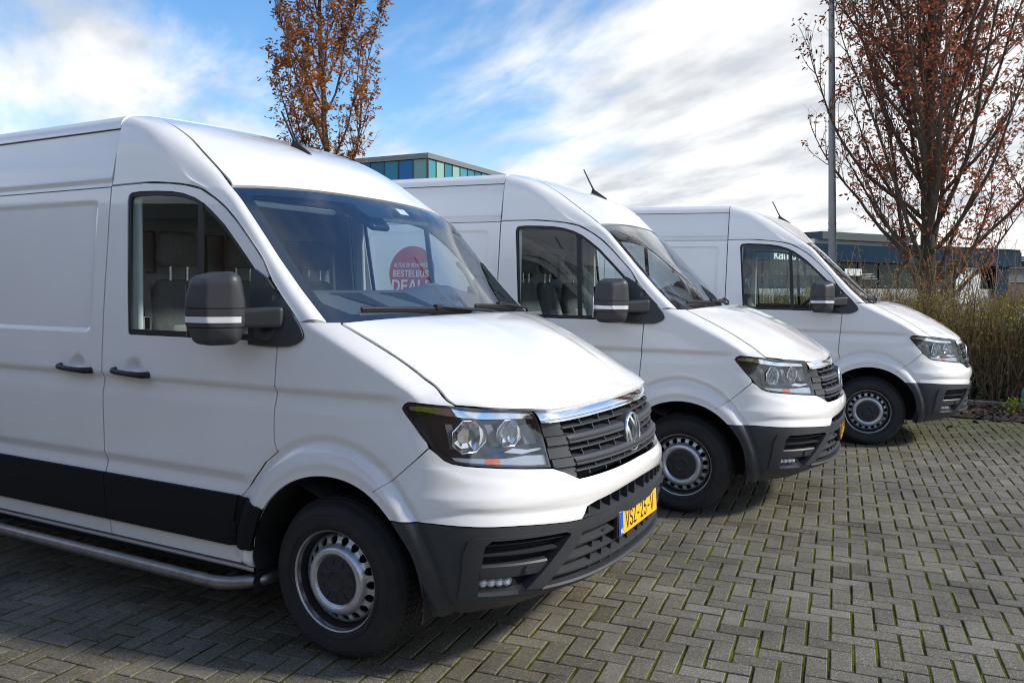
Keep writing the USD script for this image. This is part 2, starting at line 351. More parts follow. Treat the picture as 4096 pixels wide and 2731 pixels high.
def wall0(s,z):
    s=np.asarray(s,float);z=np.asarray(z,float)
    sc=np.clip(s,-.3,1.73); zc=np.clip(z,.15,2.5)
    x=np.where(s<-.3,s,_fx.ev(sc,zc)); y=np.where(s<-.3,-side(np.clip(z,.15,2.55)),_fy.ev(sc,zc))
    # mirrored continuation past the centre line
    m=s>1.73
    if np.any(m):
        s2=np.clip(3.46-s,-.3,1.73)
        x=np.where(m,_fx.ev(s2,zc),x); y=np.where(m,-_fy.ev(s2,zc),y)
    return np.stack([x,y,z],-1)
def sstep(a, b, x):
    t = np.clip((x - a) / (b - a), 0, 1); return t * t * (3 - 2 * t)
_ck = np.array([(0.1, 0), (.677, 0), (.715, -.013), (.728, -.016), (.737, -.0155), (.780, .003), (.85, .002), (1.06, .001), (1.085, 0), (1.10, -.003), (1.14, -.011), (1.153, -.013), (1.162, -.0115), (1.188, .006), (1.30, .003), (1.40, 0), (3, 0)])
_crease = lambda z: np.interp(z, _ck[:, 0], _ck[:, 1])
def rrect_sdf(x, z, x0, x1, z0, z1, r):
    qx = np.abs(x - (x0 + x1) / 2) - (x1 - x0) / 2 + r; qz = np.abs(z - (z0 + z1) / 2) - (z1 - z0) / 2 + r
    return np.hypot(np.maximum(qx, 0), np.maximum(qz, 0)) + np.minimum(np.maximum(qx, qz), 0) - r
WZ, WR = 0.3565, 0.466
_flare = PchipInterpolator([0, .08, .20, .28, .62, .80, .88, .97, 1.0], [.017, .018, .019, .025, .008, -.012, -.010, -.001, 0.0])
def wall(s, z):
    """The van's outer surface with its creases, arches and pressings."""
    s = np.asarray(s, float).ravel(); z = np.asarray(z, float).ravel()
    p = wall0(s, z); n = normals_of(wall0, np.stack([s, z], 1), 4e-3)
    x = p[:, 0]; s1 = np.minimum(s, 3.46 - s)
    d = _crease(z) * np.where(z > .9, 1 - sstep(.26, .41, s1), 1 - sstep(-.56, -.40, s1) + sstep(.36, .5, s1) * .55)
    # bumper: a soft break line above the black part
    # front wheel arch
    r = np.hypot(x, z - WZ); th = np.degrees(np.arctan2(z - WZ, x))
    Ro = np.interp(th, [-30, 20, 45, 70, 90, 110, 150, 200], [.56, .56, .585, .625, .645, .635, .60, .60])
    f = _flare(np.clip((r - WR) / (Ro - WR), 0, 1))
    d = d + f * (s1 < .95) * sstep(.20, .30, z) * np.where(th > 90, 1.0, np.interp(th, [-20, 5, 90], [.5, .8, 1]))
    # rear wheel arch
    r2 = np.hypot(x + 3.64, z - WZ)
    d = d + _flare(np.clip((r2 - WR) / .16, 0, 1))
    # blanked window pressing, gutter beads, hand scoops
    q = rrect_sdf(x, z, -2.72, -1.575, 1.388, 2.062, .05); d = d - .010 * (1 - sstep(-.020, .004, q)) * (s < -1.5)
    q = rrect_sdf(x, z, -4.85, -2.98, 1.388, 2.062, .05); d = d - .010 * (1 - sstep(-.020, .004, q)) * (s < -2.9)
    cg = s < -1.0
    d = d + .005 * np.exp(-((z - 2.172) / .008) ** 2) * (1 - sstep(-1.40, -1.15, s)) - .004 * np.exp(-((z - 2.147) / .012) ** 2) * cg * (s < -1.48)
    for hx in (-1.245, -1.685):
        e = ((x - hx) / .062) ** 2 + ((z - 1.222) / .045) ** 2
        d = d - .026 * np.clip(1 - e, 0, 1) ** 0.8
    return p + n * d[:, None]

ZL = np.unique(np.round(np.concatenate([lin(.2, 1.5, .015), lin(1.5, 2.45, .03), _ck[1:15, 0], [.335, .372, .43, 2.147, 2.172]]), 4))
_kz = _ck[1:15, 0]; ZL = np.array([z for z in ZL if z in np.round(_kz, 4) or np.abs(_kz - z).min() > .004])
ZF = np.unique(np.round(np.concatenate([lin(.2, 1.5, .0125), _ck[1:15, 0]]), 4)); ZF = np.array([z for z in ZF if z in np.round(_kz, 4) or np.abs(_kz - z).min() > .0035])
GAP = .0032
def s_at(x, z):
    ss = np.linspace(-.3, 1.0, 400); xx = wall0(ss, np.full(400, z))[:, 0]; return float(np.interp(x, xx, ss)) if x > -.3 else x
def arch_pts(cx, a0, a1, n=40, grow=0.0):
    a = np.radians(np.linspace(a0, a1, n)); rr = np.interp(np.degrees(a), [-20, 25, 180, 220], [.440, .466, .466, .462]) + grow
    return [(cx + r * math.cos(t), WZ + r * math.sin(t)) for r, t in zip(rr, a)]
def xs_(pts): return [(s_at(x, z), z) for x, z in pts]

DOOR_TOP = [(-1.477, 2.129), (-1.224, 2.131), (-1.051, 2.119), (-.939, 2.105), (-.831, 2.081), (-.730, 2.031), (-.658, 1.984), (-.578, 1.917), (-.480, 1.82), (-.404, 1.74), (-.368, 1.68), (-.358, 1.609)]
DOOR_FRONT = [(-.325, 1.50), (-.293, 1.369), (-.302, 1.179), (-.312, 1.011), (-.310, .942), (-.294, .899), (-.37, .843), (-.431, .774), (-.495, .70), (-.521, .671), (-.559, .56), (-.557, .44), (-.555, .345)]
WINDOW = [(-1.29, 1.384), (-1.349, 2.05), (-1.343, 2.078), (-1.325, 2.090), (-1.268, 2.094), (-1.145, 2.091), (-1.025, 2.082), (-.948, 2.07), (-.864, 2.045), (-.797, 2.014), (-.739, 1.975), (-.653, 1.91), (-.583, 1.842), (-.514, 1.775), (-.44, 1.70), (-.43, 1.384)]
TRI = [(-.455, 1.366), (-.457, 1.690), (-.440, 1.706), (-.362, 1.664), (-.289, 1.590), (-.235, 1.534), (-.197, 1.494), (-.17, 1.469), (-.148, 1.44), (-.137, 1.413), (-.149, 1.394), (-.182, 1.376), (-.215, 1.366), (-.32, 1.362)]
HL = [(.372, 1.135), (.388, 1.152), (.42, 1.161), (.531, 1.157), (.683, 1.149), (.819, 1.134), (.94, 1.123), (1.050, 1.112), (1.056, 1.085), (1.042, 1.02), (1.030, .943), (1.027, .881), (.895, .889), (.725, .905), (.643, .914), (.597, .923), (.568, .937), (.539, .964), (.508, 1.006), (.446, 1.068), (.388, 1.119)]
HOODGAP = [(.004, 1.474), (.09, 1.424), (.18, 1.378), (.23, 1.352), (.33, 1.300), (.456, 1.229), (.525, 1.175), (.555, 1.149)]
HULL_NOSE = 3.46
def mir(poly): return Polygon([(HULL_NOSE - x, z) for x, z in poly.exterior.coords])
def sym(pts):
    """A polygon given from its right-hand end to the centre line, completed by its mirror image."""
    p = Polygon(pts); q = mir(p); return unary_union([p.buffer(1e-6), q.buffer(1e-6)]).buffer(-1e-6)

# -- lofted panels
_ws_side = spl([(-.672, -.898, 2.089), (-.603, -.915, 2.036), (-.49, -.922, 1.912), (-.353, -.929, 1.76), (-.212, -.936, 1.61), (-.052, -.944, 1.462)], 60)
_ws_mid = spl([(-.598, 0, 2.117), (-.50, 0, 2.03), (-.36, 0, 1.895), (-.20, 0, 1.74), (-.055, 0, 1.60), (.095, 0, 1.455)], 60)
def loft2(side_, mid, pw):
    T = np.linspace(0, 1, len(side_)); fs = interp1d(T, side_, axis=0, fill_value='extrapolate'); fm = interp1d(T, mid, axis=0, fill_value='extrapolate')
    def g(v, u):
        v = np.asarray(v, float).ravel(); u = np.asarray(u, float).ravel()
        a, c = fs(v), fm(v); k = 1 - np.abs(u) ** pw
        p = a + (c - a) * k[:, None]; p[:, 1] = a[:, 1] * np.abs(u) * np.where(u < 0, 1, -1); return p
    return g
windscreen = loft2(_ws_side, _ws_mid, 2.3)
_rf_side = spl([(-1.477, -.715, 2.523), (-1.36, -.745, 2.485), (-1.25, -.775, 2.456), (-1.07, -.80, 2.366), (-.93, -.832, 2.272), (-.80, -.857, 2.18), (-.70, -.885, 2.113), (-.680, -.898, 2.097)], 60)
_rf_mid = spl([(-1.477, 0, 2.548), (-1.37, 0, 2.527), (-1.27, 0, 2.502), (-1.10, 0, 2.45), (-.95, 0, 2.395), (-.79, 0, 2.31), (-.66, 0, 2.185), (-.605, 0, 2.126)], 60)
cab_roof = loft2(_rf_side, _rf_mid, 2.6)
_bx = np.array([.002, .05, .10, .15, .20, .25, .30, .35, .40, .45, .49, .52, .545, .5545]); _bz = np.append(_zg(_bx[:-1]) + .0012, 1.1525)
_bn_side = spl(wall0(np.array([s_at(a, b) for a, b in zip(_bx, _bz)]), _bz), 60)
_bn_mid = spl([(.12, 0, 1.492), (.3, 0, 1.452), (.42, 0, 1.405), (.56, 0, 1.338), (.70, 0, 1.262), (.82, 0, 1.190), (.895, 0, 1.139), (.915, 0, 1.121)], 60)
_bn0 = loft2(_bn_side, _bn_mid, 2.7)
_Fy = [-.95, -.890, -.80, -.648, -.605, -.55, -.42, -.25, 0]; _Fx = [.50, .558, .675, .790, .838, .862, .887, .905, .915]; _Fz = [1.16, 1.153, 1.1395, 1.1235, 1.1195, 1.118, 1.1185, 1.120, 1.121]
_yF = float(-_bn_side[-1][1]); _xF = float(_bn_side[-1][0]); _Fy[0], _Fy[1], _Fx[1], _Fz[1] = -_yF - .05, -_yF, _xF, 1.1535; _Fx[0] = _xF - .05
_FX, _FZ = PchipInterpolator(_Fy, _Fx), PchipInterpolator(_Fy, _Fz)
def bonnet(v, u):
    v = np.asarray(v, float).ravel(); u = np.asarray(u, float).ravel()
    p = _bn0(v, u); q = _bn0(np.ones_like(v), u); ya = -np.abs(q[:, 1])
    w = np.clip(v, 0, 1.1) ** 4
    p[:, 0] += w * (_FX(ya) - q[:, 0]); p[:, 2] += w * (_FZ(ya) - q[:, 2])
    yd = .60 - .10 * v
    amp = np.sin(np.pi * np.clip(v, 0.0, 1)) ** .6
    p[:, 2] += .013 * (1 - sstep(-.075, .075, np.abs(p[:, 1]) - yd)) * amp
    p[:, 2] += .005 * (1 - sstep(-.04, .04, np.abs(p[:, 1]) - (.30 - .08 * v))) * amp
    return p
# cab side: roof edge and windscreen pillar
def _pillar():
    O = [(-1.477, 2.138), (-1.224, 2.140), (-1.05, 2.128), (-.94, 2.114), (-.83, 2.090), (-.727, 2.040), (-.653, 1.993), (-.573, 1.926), (-.475, 1.829), (-.398, 1.748), (-.345, 1.667), (-.289, 1.600), (-.230, 1.540), (-.165, 1.476)]
    SH = [(-1.477, -.8695, 2.446), (-1.29, -.886, 2.398), (-1.13, -.903, 2.312), (-1.00, -.915, 2.222), (-.87, -.927, 2.128), (-.752, None, 2.050)] + [None] * 8
    I = [(-1.477, -.715, 2.523), (-1.25, -.775, 2.456), (-1.07, -.80, 2.366), (-.93, -.832, 2.272), (-.80, -.857, 2.18), (-.685, -.897, 2.100), (-.608, -.914, 2.042), (-.528, -.919, 1.957), (-.435, -.924, 1.853), (-.358, -.929, 1.766), (-.277, -.933, 1.68), (-.212, -.936, 1.612), (-.15, -.939, 1.553), (-.066, -.945, 1.475)]
    rows = []
    for o, h, i in zip(O, SH, I):
        o = np.array([o[0], -float(side(o[1])), o[1]]); i = np.array(i, float)
        if h is not None and h[1] is not None:
            h = np.array(h, float); m2 = (h + i) / 2 + np.array([0, -.60, .70]) * np.linalg.norm(h - i) * .175
            row = [o, o + (h - o) * .5 + np.array([0, -.004, 0]), h, m2, i]
        else:
            L = np.linalg.norm(i - o); b = np.array([.35, -.75, .55]) * L
            row = [o, o + (i - o) * .25 + b * .10, o + (i - o) * .5 + b * .17, o + (i - o) * .75 + b * .13, i]
        rows.append(row)
    R = np.array(rows); w = np.array([0, .3, .55, .78, 1.0])
    tt = np.linalg.norm(np.diff(R[:, 2], axis=0), axis=1); tt = np.concatenate([[0], np.cumsum(tt)]); tt /= tt[-1]
    W_ = np.linspace(0, 1, 33); T_ = np.linspace(0, 1, 121)
    A = CubicSpline(w, R, axis=1)(W_); B = PchipInterpolator(tt, A, axis=0)(T_)
    fs = [RectBivariateSpline(T_, W_, B[:, :, k], kx=3, ky=3) for k in range(3)]
    return lambda t, w: np.stack([f.ev(np.clip(np.asarray(t, float).ravel(), 0, 1), np.clip(np.asarray(w, float).ravel(), 0, 1)) for f in fs], 1)
pillar = _pillar()
_cr = spl([(-.872, 2.434), (-.869, 2.452), (-.858, 2.478), (-.835, 2.500), (-.795, 2.514), (-.70, 2.527), (-.45, 2.545), (-.2, 2.553), (0, 2.555)], 50)
_crf = interp1d(np.linspace(-1, 0, 50), _cr, axis=0)
def cargo_roof(x, q):
    x = np.asarray(x, float).ravel(); q = np.asarray(q, float).ravel()
    a = _crf(np.clip(-np.abs(q), -1, 0)); rib = .006 * (np.cos(x * 2 * np.pi / .35) > .55) * (np.abs(a[:, 0]) < .6)
    return np.stack([x, a[:, 0] * np.where(q < 0, 1, -1), a[:, 1] + rib], 1)

def bar(s0, s1, zc, prof, h=.03, surf=None):
    """A bar that follows the body: prof is a closed outline of (offset outwards, height) points."""
    surf = surf or wall0
    s = lin(s0, s1, h); P = []
    zc_ = zc(s) if callable(zc) else np.full(len(s), zc)
    for d, dz in prof:
        z = zc_ + dz; p = surf(s, z); n = normals_of(wall0, np.stack([s, z], 1)); n[:, 2] = 0; n /= np.linalg.norm(n, axis=1, keepdims=True)
        P.append(p + n * d)
    P = np.stack(P + [P[0]], 1)
    m = gridmesh(P)
    a = trimesh.creation.triangulate_polygon(Polygon(prof), engine='earcut')
    vv, ff = np.asarray(a[0]), np.asarray(a[1]); idx = [int(np.argmin(((np.array(prof) - q) ** 2).sum(1))) for q in vv]
    caps = [tm(P[k, idx], ff[:, ::-1] if (k == 0) else ff) for k in (0, -1)]
    m = cat(m, *caps)
    # keep faces pointing outwards
    if m.volume < 0: m = tm(m.vertices, m.faces[:, ::-1])
    return m
def rect_prof(d0, d1, h): return [(d0, -h / 2), (d1, -h / 2), (d1, h / 2), (d0, h / 2)]

def make_wheel():
    """Axle along y, outer side towards -y, centre at the origin; (tyre, rim, barrel, cap)."""
    def rev(prof, n=72):
        p = np.array(prof, float); th = np.linspace(0, 2 * np.pi, n + 1)
        P = np.stack([p[:, 0][:, None] * np.cos(th), np.broadcast_to(p[:, 1][:, None], (len(p), n + 1)), p[:, 0][:, None] * np.sin(th)], -1)
        return gridmesh(P)
    R = WZ
    t = [(.214, .006), (.222, -.004), (.235, -.012), (.262, -.020), (.290, -.020), (.315, -.010), (.331, .006), (.342, .026), (.350, .036), (.3545, .05), (R, .085), (R, .150), (.3545, .185), (.345, .205), (.325, .235), (.29, .245), (.24, .24), (.214, .225)]
    tyre = rev(spl(t, 60), 96)
    # sidewall rings and tread blocks
    blocks = []
    for k in range(72):
        a = 2 * np.pi * k / 72
        for yy, w in ((.064, .026), (.098, .026), (.134, .026), (.170, .024)):
            rr = R - .0012
            b = bx(-.0118, .0118, yy - w / 2, yy + w / 2, -.012, .003)
            b.apply_transform(trimesh.transformations.rotation_matrix(.25 * (1 if yy < .1 else -1), [0, 0, 1]))
            b.apply_translation([0, 0, rr]); b.apply_transform(trimesh.transformations.rotation_matrix(a + (.04 if int(yy * 100) % 2 else 0), [0, 1, 0])); blocks.append(b)
    for rr in (.245, .297):
        blocks.append(rev([(rr - .003, -.0165 if rr < .27 else -.0185), (rr, -.021), (rr + .003, -.0165 if rr < .27 else -.0185)], 96))
    tyre = cat(tyre, *blocks)
    edge = rev(spl([(.2135, .022), (.2150, .006), (.2185, -.004), (.2226, -.006), (.2230, -.001), (.219, .006)], 18))
    barrel = rev(spl([(.2135, .022), (.207, .034), (.200, .06), (.196, .10), (.192, .2)], 14))
    # disc with vent holes: a plane figure bent to the dish's depth
    prof = PchipInterpolator([0, .08, .108, .113, .124, .140, .150, .157, .186, .196, .2], [.012, .012, .012, .004, -.004, .000, .014, .026, .042, .050, .06])
    disc = Point(0, 0).buffer(.197, 48).difference(Point(0, 0).buffer(.06, 24))
    holes = [Point(.1725 * math.cos(a), .1725 * math.sin(a)).buffer(.0180, 12) for a in np.arange(18) * 2 * np.pi / 18]
    disc = disc.difference(unary_union(holes))
    def ds(u, v):
        u = np.asarray(u, float).ravel(); v = np.asarray(v, float).ravel(); return np.stack([u, prof(np.minimum(np.hypot(u, v), .2)), v], 1)
    g = lin(-.2, .2, .006)
    rim = panel(disc, ds, g, g, flange=.010)
    cap = rev(spl([(.0, .004), (.028, .004), (.036, .001), (.040, -.004), (.046, -.004), (.050, .002), (.075, .004), (.098, .005), (.106, .008), (.108, .014)], 36), 48)
    ribs = []
    for k in range(10):
        b = bx(.066, .094, -.0005, .006, -.0022, .0022); b.apply_transform(trimesh.transformations.rotation_matrix(2 * np.pi * k / 10 + .2, [0, 1, 0])); ribs.append(b)
    drum = rev([(.0, .09), (.15, .09), (.155, .13)], 32)
    return tyre, rim, edge, barrel, cat(cap, *ribs), drum

def build_van(root):
    """All parts of the van in its own frame: x forwards from the front axle, y to its left, z up."""
    P = MAT['white_paint']
    def add(name, mesh, m, parent=root, smooth=30, **k): return obj(name, mesh, MAT[m] if isinstance(m, str) else m, parent, smooth, **k)
    def pair(name, mesh, m, parents=(root, root), smooth=30):
        return add(name, mesh, m, parents[0], smooth), add(name, mirror(mesh), m, parents[1], smooth)
    sl = lin(-5.0, -.3, .04)
    # ---- doors
    win = rounded(WINDOW, .02)
    door = Polygon([(-1.477, .345)] + DOOR_TOP + DOOR_FRONT).difference(win)
    fine = lin(-1.5, -.2, .018)
    fd = pair('front_door', panel(door, wall, fine, ZL, .03), P)
    seal = win.difference(win.buffer(-.020).difference(sbox(-2, 1.30, 0, 1.412)))
    pair('window_seal', panel(seal, wall, fine, ZL, .012, off=-.006), 'seal_rubber', fd)
    bard = Polygon([(-.846, 2.06), (-.812, 2.05), (-.766, 1.40), (-.800, 1.40)]).intersection(win)
    pair('window_divider', panel(bard, wall, fine, ZL, .012, off=-.004), 'seal_rubber', fd)
    gl = win.buffer(-.016)
    pair('window_glass', panel(gl.intersection(Polygon([(-3, 3), (-.83, 2.3), (-.83, 2.06), (-.784, 1.40), (-.78, 1.0), (-3, 1)])), wall, lin(-1.5, -.2, .05), lin(1.2, 2.2, .05), 0, off=-.014), 'side_glass', fd, True)
    pair('quarter_glass', panel(gl.intersection(Polygon([(-.83, 2.3), (-.83, 2.06), (-.784, 1.40), (-.78, 1.0), (0, 1), (0, 3)])), wall, lin(-1.5, -.2, .05), lin(1.2, 2.2, .05), 0, off=-.012), 'side_glass', fd, True)
    def handle(hx):
        y0 = float(side(1.2))
        pts = [(hx - .122, -y0 + .006, 1.206), (hx - .118, -y0 - .020, 1.205), (hx - .095, -y0 - .038, 1.202), (hx, -y0 - .046, 1.197), (hx + .09, -y0 - .040, 1.193), (hx + .118, -y0 - .022, 1.192), (hx + .122, -y0 + .006, 1.192)]
        m = tube(spl(pts, 30), np.interp(np.linspace(0, 1, 30), [0, .15, .5, .85, 1], [.015, .014, .013, .016, .017]), 12)
        return m
    pair('door_handle', handle(-1.252), 'seal_rubber', fd, 50)
    # ---- cargo sides
    sd = Polygon([(-2.85, .345), (-1.486, .345), (-1.486, 2.124), (-2.85, 2.124)])
    arch_r = Polygon(arch_pts(-3.64, -60, 240, 60))
    side_r = unary_union([sbox(-4.98, 2.130, -1.486, 2.428), sbox(-4.98, .345, -2.857, 2.2)]).difference(arch_r)
    side_l = sbox(-4.98, .345, -1.486, 2.428).difference(arch_r)
    zc = np.unique(np.concatenate([ZL, lin(1.36, 1.43, .008), lin(2.03, 2.18, .008)]))
    sc = np.unique(np.round(np.concatenate([sl, lin(-1.83, -1.5, .016), lin(-2.74, -2.68, .008)]), 4))
    sdo = add('sliding_door', panel(sd, wall, sc, zc, .03), P)
    add('door_handle', handle(-1.690), 'seal_rubber', sdo, 50)
    add('cargo_side', panel(side_r, wall, sl, zc, .02), P)
    add('cargo_side', mirror(panel(side_l, wall, sl, zc, .02)), P)
    add('cargo_roof', panel(sbox(-4.98, -1, -1.484, 1), cargo_roof, lin(-4.98, -1.484, .05), lin(-1, 1, .04), .01), P)
    # ---- wing
    hg = [(s_at(a, b) - .001, b - .0042) for a, b in zip(_bx, _bz)]
    df = [(x + .0062, z) for x, z in DOOR_FRONT]
    wing = [(-.160, 1.472), (.0, 1.472)] + hg + [(a, b) for a, b in [(.531, 1.160), (.42, 1.1645), (.386, 1.155), (.3685, 1.135), (.385, 1.117), (.4425, 1.066), (.5035, 1.004), (.510, .9835)]] + [(s_at(.35, .864), .864), (s_at(.240, .783), .783)]
    wing += xs_(arch_pts(0, 60.5, 182, 40)) + [(-.466, .345), (-.5485, .345)] + df[::-1][1:-1] + [(-.318, 1.50), (-.30, 1.60)]
    wing = Polygon(wing).buffer(0).difference(Polygon(TRI).buffer(-.02))
    wg = pair('front_wing', panel(wing, wall, lin(-.57, .75, .009), ZF, .02), P)
    tri = rounded(TRI, .012)
    pair('mirror_base', panel(tri, wall, lin(-.5, 0, .02), lin(1.3, 1.8, .02), .026, off=.014), 'black_plastic')
    tri2 = rounded([(-.335, 1.40), (-.335, 1.60), (-.178, 1.415), (-.19, 1.40)], .01)
    # dark seals behind the shut lines
    dl = unary_union([LineString([(-1.4815, .345), (-1.4815, 2.425)]), LineString([(-1.478, 2.134)] + [(a, b + .004) for a, b in DOOR_TOP[1:]]), LineString([(a + .003, b) for a, b in DOOR_FRONT]), LineString([(-4.98, 2.127), (-1.484, 2.127)]), LineString([(-2.8535, .345), (-2.8535, 2.125)])]).buffer(.0125)
    pair('door_seal', panel(dl, wall, lin(-5, -.2, .03), ZL, 0, off=-.011), 'seal_rubber')
    hl_ = unary_union([LineString([(a, b - .002) for a, b in zip([s_at(a, b) for a, b in zip(_bx, _bz)], _bz)]), LineString([(s_at(.240, .783), .783), (s_at(.35, .864), .864), (.512, .982)])]).buffer(.011, cap_style='flat')
    pair('wing_seal', panel(hl_, wall, lin(-.1, .8, .02), ZF, 0, off=-.011), 'seal_rubber')
    # ---- cab roof, pillars, screen
    pair('windscreen_pillar', panel(sbox(0, 0, 1, 1), pillar, lin(0, 1, .0125), lin(0, 1, .06), .02), P)
    add('cab_roof', panel(sbox(0, -.985, .997, .985), cab_roof, lin(0, 1, .025), lin(-1, 1, .04), .015), P)
    ditch = gridmesh(np.stack([cab_roof(lin(0, .97, .02), np.full(len(lin(0, .97, .02)), -.99)) + [0, -.006, -.012], cab_roof(lin(0, .97, .02), np.full(len(lin(0, .97, .02)), -.99)) + [0, .012, -.008]], 1))
    pair('roof_joint', ditch, 'seal_rubber')
    gl_ws = rounded([(0, -1), (1, -1), (1, 1), (0, 1)], .03)
    ws = add('windscreen', panel(gl_ws, windscreen, lin(0, 1, .04), lin(-1, 1, .05), 0), 'wind_glass', smooth=True)
    inner = Polygon([(.075, -.925), (.84, -.945), (.925, -.84), (.925, .84), (.84, .945), (.075, .925), (.065, .86), (.065, .18), (.17, .13), (.17, -.13), (.065, -.18), (.065, -.86)]).buffer(-.02).buffer(.02)
    add('screen_border', panel(sbox(0, -.995, 1.0, .995).difference(inner), windscreen, lin(0, 1, .03), lin(-1, 1, .04), 0, off=-.004), 'frit', ws)
    add('screen_sticker', panel(sbox(.05, .26, .105, .36), windscreen, lin(0, 1, .05), lin(-1, 1, .05), 0, off=-.003), 'sticker_white', ws)
    # bonnet
    add('bonnet', panel(sbox(.0, -.993, 1.0, .993), bonnet, lin(0, 1, .016), lin(-1, 1, .02), .03), P, smooth=40)
    # scuttle under the screen
    sc_ = lin(-.9, .9, .1)
    scut = gridmesh(np.stack([np.stack([.16 - .20 * np.abs(sc_) ** 2.3, sc_, 1.435 + 0 * sc_], 1), np.stack([.02 - .20 * np.abs(sc_) ** 2.3, sc_, 1.50 + 0 * sc_ - .05], 1)], 1))
    add('scuttle', scut, 'black_plastic')
    # ---- bumpers
    archf = Polygon(xs_(arch_pts(0, -40, 90, 60)) + [(0, .2)])
    up = [(s_at(.245, .784), .784), (s_at(.352, .8615), .8615), (.514, .979), (.541, .960), (.570, .932), (.600, .9185), (.645, .909), (.727, .900), (.895, .884), (1.030, .8755), (1.096, .853), (1.171, .818), (1.451, .823), (1.73, .829), (1.73, .741), (1.574, .737), (1.286, .716), (1.215, .703), (1.176, .658), (1.091, .660), (.865, .674), (.703, .680), (.513, .688), (.30, .683), (.20, .70), (.215, .775)]
    up = sym(up).difference(archf).difference(Polygon([(HULL_NOSE - a, b) for a, b in archf.exterior.coords]))
    def upper(s, z):
        s = np.ravel(s); z = np.ravel(z); q = np.minimum(s, HULL_NOSE - s)
        zA = np.interp(q, [.5, .66, .85, 1.17, 1.4, 1.73], [.90, .843, .808, .780, .800, .803]); zB = np.interp(q, [.4, .666, .86, 1.17, 1.73], [.715, .750, .740, .728, .745])
        t = np.where(z > zA, np.interp(z - zA, [0, .012, .035, .10], [.0085, .0075, .003, 0]), np.where(z > zB, .0085, np.interp(zB - z, [0, .006, .022, .07], [.0085, .006, .001, .004])))
        return wall(s, z) + normals_of(wall0, np.stack([s, z], 1)) * (t * sstep(.40, .66, q))[:, None]
    add('front_bumper', panel(up, upper, lin(.2, 3.26, .0125), lin(.6, 1.0, .00625), .03), P, smooth=45)
    low = [(.30, .678), (.513, .683), (.703, .675), (.865, .669), (1.091, .655), (1.176, .653), (1.25, .655), (1.73, .660), (1.73, .378), (1.36, .372), (1.05, .352), (.95, .325), (.85, .290), (.65, .276), (.40, .27), (.30, .27)]
    fog_in = Polygon([(.727, .39), (.718, .478), (.73, .598), (.755, .62), (1.094, .619), (1.116, .608), (.932, .403), (.905, .388)])
    cen = Polygon([(1.195, .600), (1.73, .605), (1.73, .405), (1.04, .398)])
    fogs = unary_union([fog_in, mir(fog_in), sym(list(cen.exterior.coords))])
    archs = archf.union(Polygon([(HULL_NOSE - a, b) for a, b in archf.exterior.coords]))
    lowp = sym(low).difference(archs).difference(fogs)
    zb = lin(.25, .70, .0125)
    lb = add('lower_bumper', panel(lowp, wall, lin(.2, 3.26, .0125), zb, .055), 'black_plastic', smooth=40)
    # slot above the shelf, with its ribs
    slot = sym([(1.18, .656), (1.215, .706), (1.29, .720), (1.575, .741), (1.73, .745), (1.73, .657)])
    add('upper_slot', panel(slot, wall0, lin(1.1, 2.4, .03), zb.tolist() and lin(.6, .8, .02), 0, off=-.07), 'dark_void', lb)
    shelf = gridmesh(np.stack([wall0(lin(1.17, 2.29, .02), np.full(len(lin(1.17, 2.29, .02)), .658)), off_surf(wall0, -.07)(lin(1.17, 2.29, .02), np.full(len(lin(1.17, 2.29, .02)), .690))], 1))
    add('shelf', shelf, 'black_plastic', lb)
    for s in np.arange(1.24, 1.73, .085):
        for q in (s, HULL_NOSE - s): add('slot_rib', bar(q - .003, q + .003, .700, [(-.07, -.045), (-.012, -.030), (-.012, .03), (-.07, .045)], .006), 'black_plastic', lb, False)
    # fog lamp bays
    def mbar(*a, **k):
        m = bar(*a, **k); return [m, mirror(m)]
    fo = Polygon([(.640, .372), (.640, .565), (.662, .626), (.690, .637), (.867, .639), (1.106, .623), (1.17, .583), (.979, .369), (.722, .368)])
    rim_f = fo.buffer(-.004).difference(fog_in)
    pair('fog_surround', panel(rim_f, wall, lin(.6, 1.2, .0125), zb, .02, off=.009), 'black_plastic', (lb, lb), 40)
    pair('fog_recess', panel(fog_in.buffer(.01), wall0, lin(.6, 1.2, .03), zb, 0, off=-.055), 'dark_void', (lb, lb))
    for zz, s0, s1 in ((.556, .728, 1.062), (.596, .735, 1.09)):
        for m in mbar(s0, s1, zz, [(-.052, -.010), (-.006, -.004), (-.004, .003), (-.052, .006)] if zz < .58 else [(-.052, -.006), (-.010, .0), (-.010, .003), (-.052, .006)]): add('bay_slat', m, 'black_plastic', lb)
    for m in mbar(.722, 1.018, .487, [(-.05, -.032), (-.008, -.030), (-.004, -.020), (-.004, .020), (-.010, .028), (-.05, .034)]): add('sensor_bar', m, 'black_plastic', lb)
    st = Polygon([(1.116, .608), (1.175, .576), (1.013, .396), (.932, .403)])
    pair('strut', panel(st, wall0, lin(.8, 1.3, .02), zb, .04, off=.013), 'black_plastic', (lb, lb))
    fl = []
    for k in range(4):
        c = wall0(np.array([.750 + .034 * k]), np.array([.424]))[0]; nn = normals_of(wall0, np.array([[.75, .424]]))[0]
        b = trimesh.creation.icosphere(1, .028); b.apply_scale([.7, 1.0, .72]); b.apply_translation(c - nn * .040); fl.append(b)
    pair('fog_lamp', cat(*fl), 'bright_lens', (lb, lb))
    pair('fog_lens', panel(Polygon([(.728, .400), (.724, .444), (.875, .446), (.915, .402)]), wall0, lin(.7, 1, .03), zb, 0, off=-.014), 'lens_glass', (lb, lb), True)
